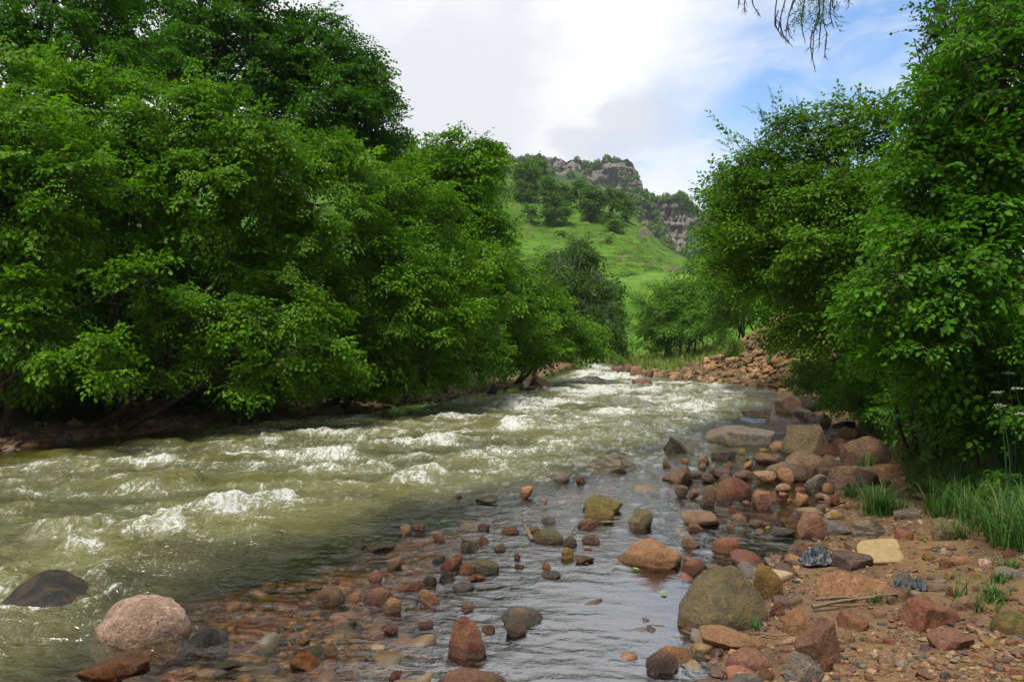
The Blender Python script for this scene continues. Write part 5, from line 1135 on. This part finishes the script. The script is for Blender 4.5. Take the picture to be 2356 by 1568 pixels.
tree_clumps('woodland', np.concatenate([Cw, Cs]), np.concatenate([Rw, np.random.RandomState(3).uniform(1.8, 3.4, len(Cs))]), 302, 'bluish green woods clinging to the rocky mountain')

# ------------------------------------------------------------------ grass and herbs
def grass_mat(name, lo, hi):
    m, t, out = new_mat(name); a = t.attr('tint').outputs['Fac']; c = t.mix(a, lo, hi); c = t.mix(t.smooth(a, .90, .94), c, (.22, .19, .06))
    p = principled(t, out, c, .5, None, .3, link=False); tl = t.add('ShaderNodeBsdfTranslucent'); t.l.new(c, tl.inputs[0])
    mx = t.add('ShaderNodeMixShader'); mx.inputs[0].default_value = .35; t.l.new(p.outputs[0], mx.inputs[1]); t.l.new(tl.outputs[0], mx.inputs[2]); t.l.new(mx.outputs[0], out.inputs[0]); return m
GRASS = grass_mat('tall_grass', (.024, .095, .012), (.080, .175, .022)); DRYGRASS = grass_mat('yellow_grass', (.085, .16, .015), (.19, .23, .035))
def blades(P, Hh, Wd, rs, lean=.45):
    n = len(P); az_ = rs.uniform(0, 2*np.pi, n); dr_ = np.stack([np.cos(az_), np.sin(az_), 0*az_], -1); sd_ = np.stack([-np.sin(az_), np.cos(az_), 0*az_], -1)
    ln = rs.uniform(.1, 1, n)*lean*Hh; V = []
    for t_ in (0, .35, .7, 1.0):
        c = P+np.array([0, 0, 1.])*(Hh*(t_-.28*t_**3*rs.uniform(.3, 1, n)))[:, None]+dr_*(ln*t_*t_)[:, None]; wv_ = (Wd*(1-t_)**.6)[:, None]*.5
        V += [c-sd_*wv_, c+sd_*wv_] if t_ < 1 else [c]
    V = np.stack(V, 1); q = np.array([(0, 1, 3, 2), (2, 3, 5, 4)]); tr_ = np.array([(4, 5, 6)])
    b = (np.arange(n)*7)[:, None, None]; tn = np.repeat(rs.uniform(0, 1, n), 7)
    return V.reshape(-1, 3), [(q[None]+b).reshape(-1, 4), (tr_[None]+b).reshape(-1, 3)], tn
rs = np.random.RandomState(77)
def turf(name, X, Y, hlo, hhi, w_, mat, label):
    P = np.stack([X, Y, land(X, Y)-.01], -1); V, F, tn = blades(P, rs.uniform(hlo, hhi, len(X))*(1+.35*n2(X, Y, 1.4, seed=98)), rs.uniform(.6, 1.2, len(X))*w_, rs, 1.15)
    return tag(mesh_obj(name, V, F, mat, attrs={'tint': tn}), label, kind='stuff')
n = 80000; Yg_ = 3.2+13.8*rs.uniform(0, 1, n)**1.25; Xg_ = XR(Yg_)+rs.uniform(.5, 4.6, n); dg = Xg_-XR(Yg_)
den = n2(Xg_, Yg_, 1.3, seed=91, oct=3); lim = np.interp(Yg_, [3, 4.5, 5.5, 7, 9, 12, 15], [2.8, 2.2, 1.5, 1.05, .95, .75, .55])
ok = (dg > lim+.25*den) & (rs.uniform(-.5, .6, n) < den+.55); turf('grass', Xg_[ok], Yg_[ok], .16, .46, .010, GRASS, 'tall dark green grass along the right bank')
n = 5000; Yg_ = rs.uniform(36, 66, n); Xg_ = XR(Yg_)+rs.uniform(.5, 6, n); turf('meadow_grass', Xg_, Yg_, .25, .75, .05, DRYGRASS, 'yellowish grass at the upstream bend')
n = 3500; Yg_ = rs.uniform(22, 38, n); Xg_ = XR(Yg_)+rs.uniform(.8, 6.5, n); ok = (n2(Xg_, Yg_, .7, seed=93) > .22) | ((Yg_ > 29.7) & (Yg_ < 32.8) & (rs.rand(n) < .6)); turf('slope_grass', Xg_[ok], Yg_[ok], .2, .5, .03, DRYGRASS, 'thin yellow grass growing through the rubble')
n = 9000; Yg_ = rs.uniform(13, 60, n); Xg_ = XL(Yg_)-rs.uniform(5, 22, n); turf('meadow_grass', Xg_, Yg_, .4, .8, .06, GRASS, 'sunlit grass seen through the alders')
# single tufts on the bank
TF = [((1500, 430), .34, 260, 'thick tuft of tall grass in front of the purplish grey boulder', .12), ((1340, 330), .20, 90, 'low grass tuft left of the thick tall tuft', .09), ((1620, 430), .2, 110, 'grass tuft right of the thick tall tuft', .10), ((1745, 300), .16, 90, 'short grass tuft on the gravel path', .08), ((1940, 585), .22, 150, 'leafy grass tuft growing against the squarish olive-brown rock', .08), ((1850, 455), .15, 80, 'little grass tuft on the sandy path', .08),
      ((1470, 950), .10, 50, 'few grass blades at the foot of the wide orange-tan boulder', .07), ((2160, 945), .16, 60, 'dry grass tuft right of the dark red boulder', .09), ((1980, 950), .22, 18, 'single grass stalks behind the dark red boulder', .03), ((780, 1110), .10, 26, 'grass sprig at the foot of the largest olive-grey boulder', .04), ((2260, 760), .12, 60, 'thin grass by the long grey stone', .07), ((2300, 590), .22, 160, 'fringe of grass spilling onto the sand at the right edge', .16),
      ((1440, 150), .25, 60, 'grass blades before the large dark brown block', .10), ((1310, 130), .2, 50, 'grass blades between brick red and dark brown rocks', .08), ((2140, 1000), .1, 40, 'small sparse tuft in the gravel at the lower right', .08), ((2210, 830), .12, 40, 'small tuft in the sand below the long grey stone', .06)]
for i, ((x, y), hh, nb, lab, rad) in enumerate(TF):
    gx_, gy_, gz_ = ground_pt((1560+x/2.356)*.4, (1100+y/2.356)*.4); r_ = np.random.RandomState(i+400); nb = int(nb*1.3)
    P = np.stack([r_.normal(0, rad*.5, nb), r_.normal(0, rad*.45, nb), 0*np.arange(nb)-.015], -1); V, F, tn = blades(P, r_.uniform(.45, 1.1, nb)*hh, r_.uniform(.6, 1.2, nb)*.0085, r_, 1.1)
    o = mesh_obj('grass_tuft', V, F, GRASS, attrs={'tint': tn}); o.location = (gx_, gy_, gz_); tag(o, lab, 'grass tuft', 'grass tufts on the bank')
# white flowering umbels on the right
m_, t_, o_ = new_mat('white_petals'); principled(t_, o_, (.36, .38, .32), .7); PETAL = m_
m_, t_, o_ = new_mat('herb_stem'); principled(t_, o_, (.018, .05, .012), .6); STEM = m_
UMB = [((1105, 625), .95, 'white umbel flower high against the dark foliage'), ((1130, 700), .75, 'white umbel flower half way up the dark foliage'), ((1240, 745), .7, 'white umbel flower cut by the right edge of the view'), ((1215, 605), 1.0, 'topmost white umbel flower at the right edge'), ((1150, 805), .55, 'lowest white umbel flower in the tall grass'), ((1165, 520), 1.1, 'faint white umbel flower above the others')]
for i, ((x, y), hh, lab) in enumerate(UMB):
    hx, hy = (2000+x/2.239)*.9203, (700+y/2.239)*.9203; r_ = np.random.RandomState(600+i); dep = 6.2+.12*i; top = D(hx, hy, dep); gz_ = float(land(top[0]+.05, dep))
    root = thing('umbel_flower', (top[0]+.05, dep, gz_), lab, 'flower', 'white umbel flowers'); b = np.array([top[0]+.05, dep, gz_]); sg, fg = Geo(), Geo()
    V, F = smooth_tube([(0, 0, -.03), (.02, .01, (top[2]-gz_)*.5), top-b-np.array([0, 0, .03])], [.006, .005, .003], 5); sg.add(V, F)
    for k in range(16):
        a_ = r_.uniform(0, 6.28); rr_ = .042*math.sqrt(r_.rand()); q = top-b+np.array([rr_*math.cos(a_), rr_*math.sin(a_), .012*r_.rand()-rr_*.15]); V, F = tube_arrays((top-b-np.array([0, 0, .03]))[None], q[None], np.array([.0015]), np.array([.001]), 3); sg.add(V, F)
        for j in range(9):
            c = q+r_.normal(0, .008, 3)*np.array([1, 1, .3]); s_ = .0045; n_ = unit(np.array([0, 0, 1.])+r_.normal(0, .4, 3)); u_ = unit(np.cross(n_, [1, .2, 0])); v_ = np.cross(n_, u_); fg.add(np.array([c-u_*s_, c+v_*s_, c+u_*s_, c-v_*s_]), np.array([[0, 1, 2, 3]]))
    sg.build('stem', STEM, root, True); fg.build('flower_head', PETAL, root)
    lg = Geo(); O = np.array([[0, 0, .12], [0, 0, .25], [.01, 0, .35]]); fw = unit(r_.normal(size=(3, 3))*np.array([1, 1, .2])); put_sprays(lg, None, 'herb', O, fw, np.array([[0, 0, 1.]]*3), np.array([.6, .5, .4]), r_); lg.build('leaves', LM['hazel'], root)

# ------------------------------------------------------------------ flotsam on the bank
m_, t_, o_ = new_mat('driftwood'); tc_ = t_.add('ShaderNodeTexCoord').outputs['Object']; nn_ = t_.noise(t_.mapping(tc_, (3, 3, 3)), 14, 5, .6); principled(t_, o_, t_.mix(nn_, (.06, .042, .028), (.21, .15, .095)), .85, t_.bump(nn_, .6, .01)); WOOD = m_
m_, t_, o_ = new_mat('black_plastic'); nn_ = t_.noise(t_.add('ShaderNodeTexCoord').outputs['Object'], 30, 4, .6); principled(t_, o_, t_.mix(nn_, (.012, .014, .018), (.035, .042, .05)), .45, t_.bump(nn_, .5, .01), .6); PLASTIC = m_
m_, t_, o_ = new_mat('floating_leaf'); principled(t_, o_, (.16, .30, .03), .45); FLEAF = m_
def stick(crop, pts, r, label, forks=()):
    W = []
    for (x, y, lift_) in pts:
        g = np.array(ground_pt((crop[0]+x/crop[2])*.4, (crop[1]+y/crop[2])*.4)); W.append(g+np.array([0, 0, lift_]))
    b = W[0].copy(); g_ = Geo(); mid = (W[0]+W[-1])/2+np.array([0, .01, .006])
    q = [w_-b for w_ in W]
    if len(q) == 2: q = [q[0], mid-b, q[1]]
    V, F = smooth_tube(q, np.linspace(r, r*.55, len(q)), 7); g_.add(V, F)
    for (u, dx, dy, dz) in forks:
        p = q[0]*(1-u)+q[-1]*u; V, F = smooth_tube([p, p+np.array([dx, dy, dz])*.5+np.array([0, 0, .01]), p+np.array([dx, dy, dz])], [r*.6, r*.4, r*.2], 5); g_.add(V, F)
    o = g_.build('driftwood_stick', WOOD, None, True); o.location = b; tag(o, label, 'driftwood', 'driftwood sticks')
stick(C5, [(1110, 1010, .03), (1290, 990, .045), (1480, 975, .05)], .012, 'longer pale driftwood stick below the wide orange-tan boulder')
stick(C5, [(1130, 985, .05), (1260, 985, .06), (1330, 980, .055)], .010, 'shorter driftwood stick lying along the longer pale one')
stick(C5, [(1350, 985, .05), (1500, 965, .05), (1610, 955, .05)], .008, 'thin stick running right toward the second plastic scrap')
stick(C6, [(1490, 588, .005), (1445, 540, .05), (1402, 500, .10)], .013, 'dark driftwood stub slanting out of the shallows', [(.3, .10, .02, .02), (.6, -.03, .0, .05)])
stick(C6, [(1700, 575, .01), (1760, 520, .04), (1870, 490, .03)], .007, 'thin forked twig snagged below the greenish yellow boulder', [(.4, .06, .03, .02), (.6, .05, -.02, .05)])
stick(C6, [(1890, 490, .02), (1980, 492, .02), (2090, 500, .03)], .008, 'green-brown stick bridging two mossy boulders')
stick(C5, [(800, 1165, .03), (900, 1172, .02), (1020, 1165, .03)], .005, 'thin pale root along the gravel left of the upright rose-pink boulder')
def scrap(x, y, w_, d_, h_, seed, label):
    X, Y, Z = ground_pt((1560+x/2.356)*.4, (1100+y/2.356)*.4); s = Y/FP*.4/2.356; n_ = 46
    u, v_ = np.meshgrid(np.linspace(-1, 1, n_), np.linspace(-1, 1, n_)); z = np.abs(n2(u, v_, 2.2, seed=seed, oct=3, ridge=True))*.6+.4*(1-u*u)*(1-v_*v_)
    rim = 1+.25*n2(u, v_, 1.5, seed=seed+1); P = np.stack([u*w_*s/2*rim+.02*n2(u, v_, 4, seed=seed+2)*w_*s, v_*d_*rim*(1-.3*u*u), z*h_*np.clip(1.25-u*u, .1, 1)*np.clip(1.2-v_*v_, .15, 1)], -1).reshape(-1, 3)
    o = mesh_obj('plastic_sheet', P, grid_faces(n_, n_), PLASTIC, smooth=True); o.location = (X, Y+d_*.8, Z+.005); tag(o, label, 'plastic scrap', 'scraps of black plastic')
scrap(1165, 745, 190, .10, .09, 900, 'crumpled black plastic sheet left of the purple-brown blocky boulder')
scrap(1655, 905, 130, .05, .05, 910, 'small black plastic scrap right of the wide orange-tan boulder')
scrap(1765, 888, 90, .05, .05, 920, 'black plastic tatter beside the thin tan flagstone')
# pale flat slab half sunk in the sand
X, Y, Z = ground_pt((1560+1560/2.356)*.4, (1100+705/2.356)*.4); s = Y/FP*.4/2.356
p_, F_ = rock_shape(4242, 'slab', 4); lo, hi = p_.min(0), p_.max(0); p_ = (p_-(lo+hi)/2)/((hi-lo)/2); p_ = np.sign(p_)*np.abs(p_)**.55
q = p_*np.array([285*s/2, .21, .022]); q[:, 0] += q[:, 1]*.45
m_, t_, o_ = new_mat('pale_slab'); nn_ = t_.noise(t_.add('ShaderNodeTexCoord').outputs['Object'], 25, 6, .65); principled(t_, o_, t_.mix(t_.smooth(nn_, .3, .7), (.31, .22, .10), (.22, .15, .065)), .85, t_.bump(nn_, .4, .01))
o = mesh_obj('flat_slab', q, F_, m_, smooth=True); o.location = (X, Y+.14, Z+.02); o.rotation_euler = (R(5), R(-3), R(6)); tag(o, 'pale yellowish flat slab lying on the sand', 'stone slab')
# green leaves adrift
for i, (cr, x, y, lab) in enumerate([(C5, 232, 905, 'green leaf floating in the still pool left of the largest boulder'), (C5, 68, 768, 'green leaf at the foot of the big craggy boulder'), (C5, 465, 780, 'green leaf beside the wine red stone'), (C5, 850, 520, 'green leaf caught on the flat stone in the side pool'), (C6, 2095, 765, 'green leaf under the left end of the craggy boulder'), (C5, 1770, 595, 'pale green leaf on the sand'), (C5, 1605, 520, 'pale green leaf by the striped boulder')]):
    X, Y, Z = ground_pt((cr[0]+x/cr[2])*.4, (cr[1]+y/cr[2])*.4); r_ = np.random.RandomState(i); a_ = r_.uniform(0, 6.28); v_ = LEAF_UVW*np.array([.05, .035, .05]); v_ = v_-np.array([.025, 0, 0])
    vv = np.stack([v_[:, 0]*math.cos(a_)-v_[:, 1]*math.sin(a_), v_[:, 0]*math.sin(a_)+v_[:, 1]*math.cos(a_), v_[:, 2]+.004], -1)
    vb = vv-np.array([0, 0, .0012]); o = mesh_obj('fallen_leaf', np.concatenate([vv, vb]), np.concatenate([LF, LF[:, ::-1]+6]), FLEAF); o.location = (X, Y, Z+.01); tag(o, lab, 'leaf', 'green leaves fallen on water and sand')

# ------------------------------------------------------------------ haze: a closed box of thin air round camera, valley and mountains
lo = np.array([-1700., -1700., -4.]); hi = np.array([1700., 1700., 420.])
bx = np.array([(x, y, z) for x in (lo[0], hi[0]) for y in (lo[1], hi[1]) for z in (lo[2], hi[2])])
m, t, out = new_mat('thin_haze'); pv = t.add('ShaderNodeVolumePrincipled'); pv.inputs['Color'].default_value = (.78, .86, .95, 1); pv.inputs['Density'].default_value = .0002; t.l.new(pv.outputs[0], out.inputs['Volume'])
hz_ = mesh_obj('haze', bx, np.array([(0, 1, 3, 2), (4, 6, 7, 5), (0, 4, 5, 1), (2, 3, 7, 6), (0, 2, 6, 4), (1, 5, 7, 3)]), m); tag(hz_, 'thin bluish haze over the far mountain', kind='stuff')
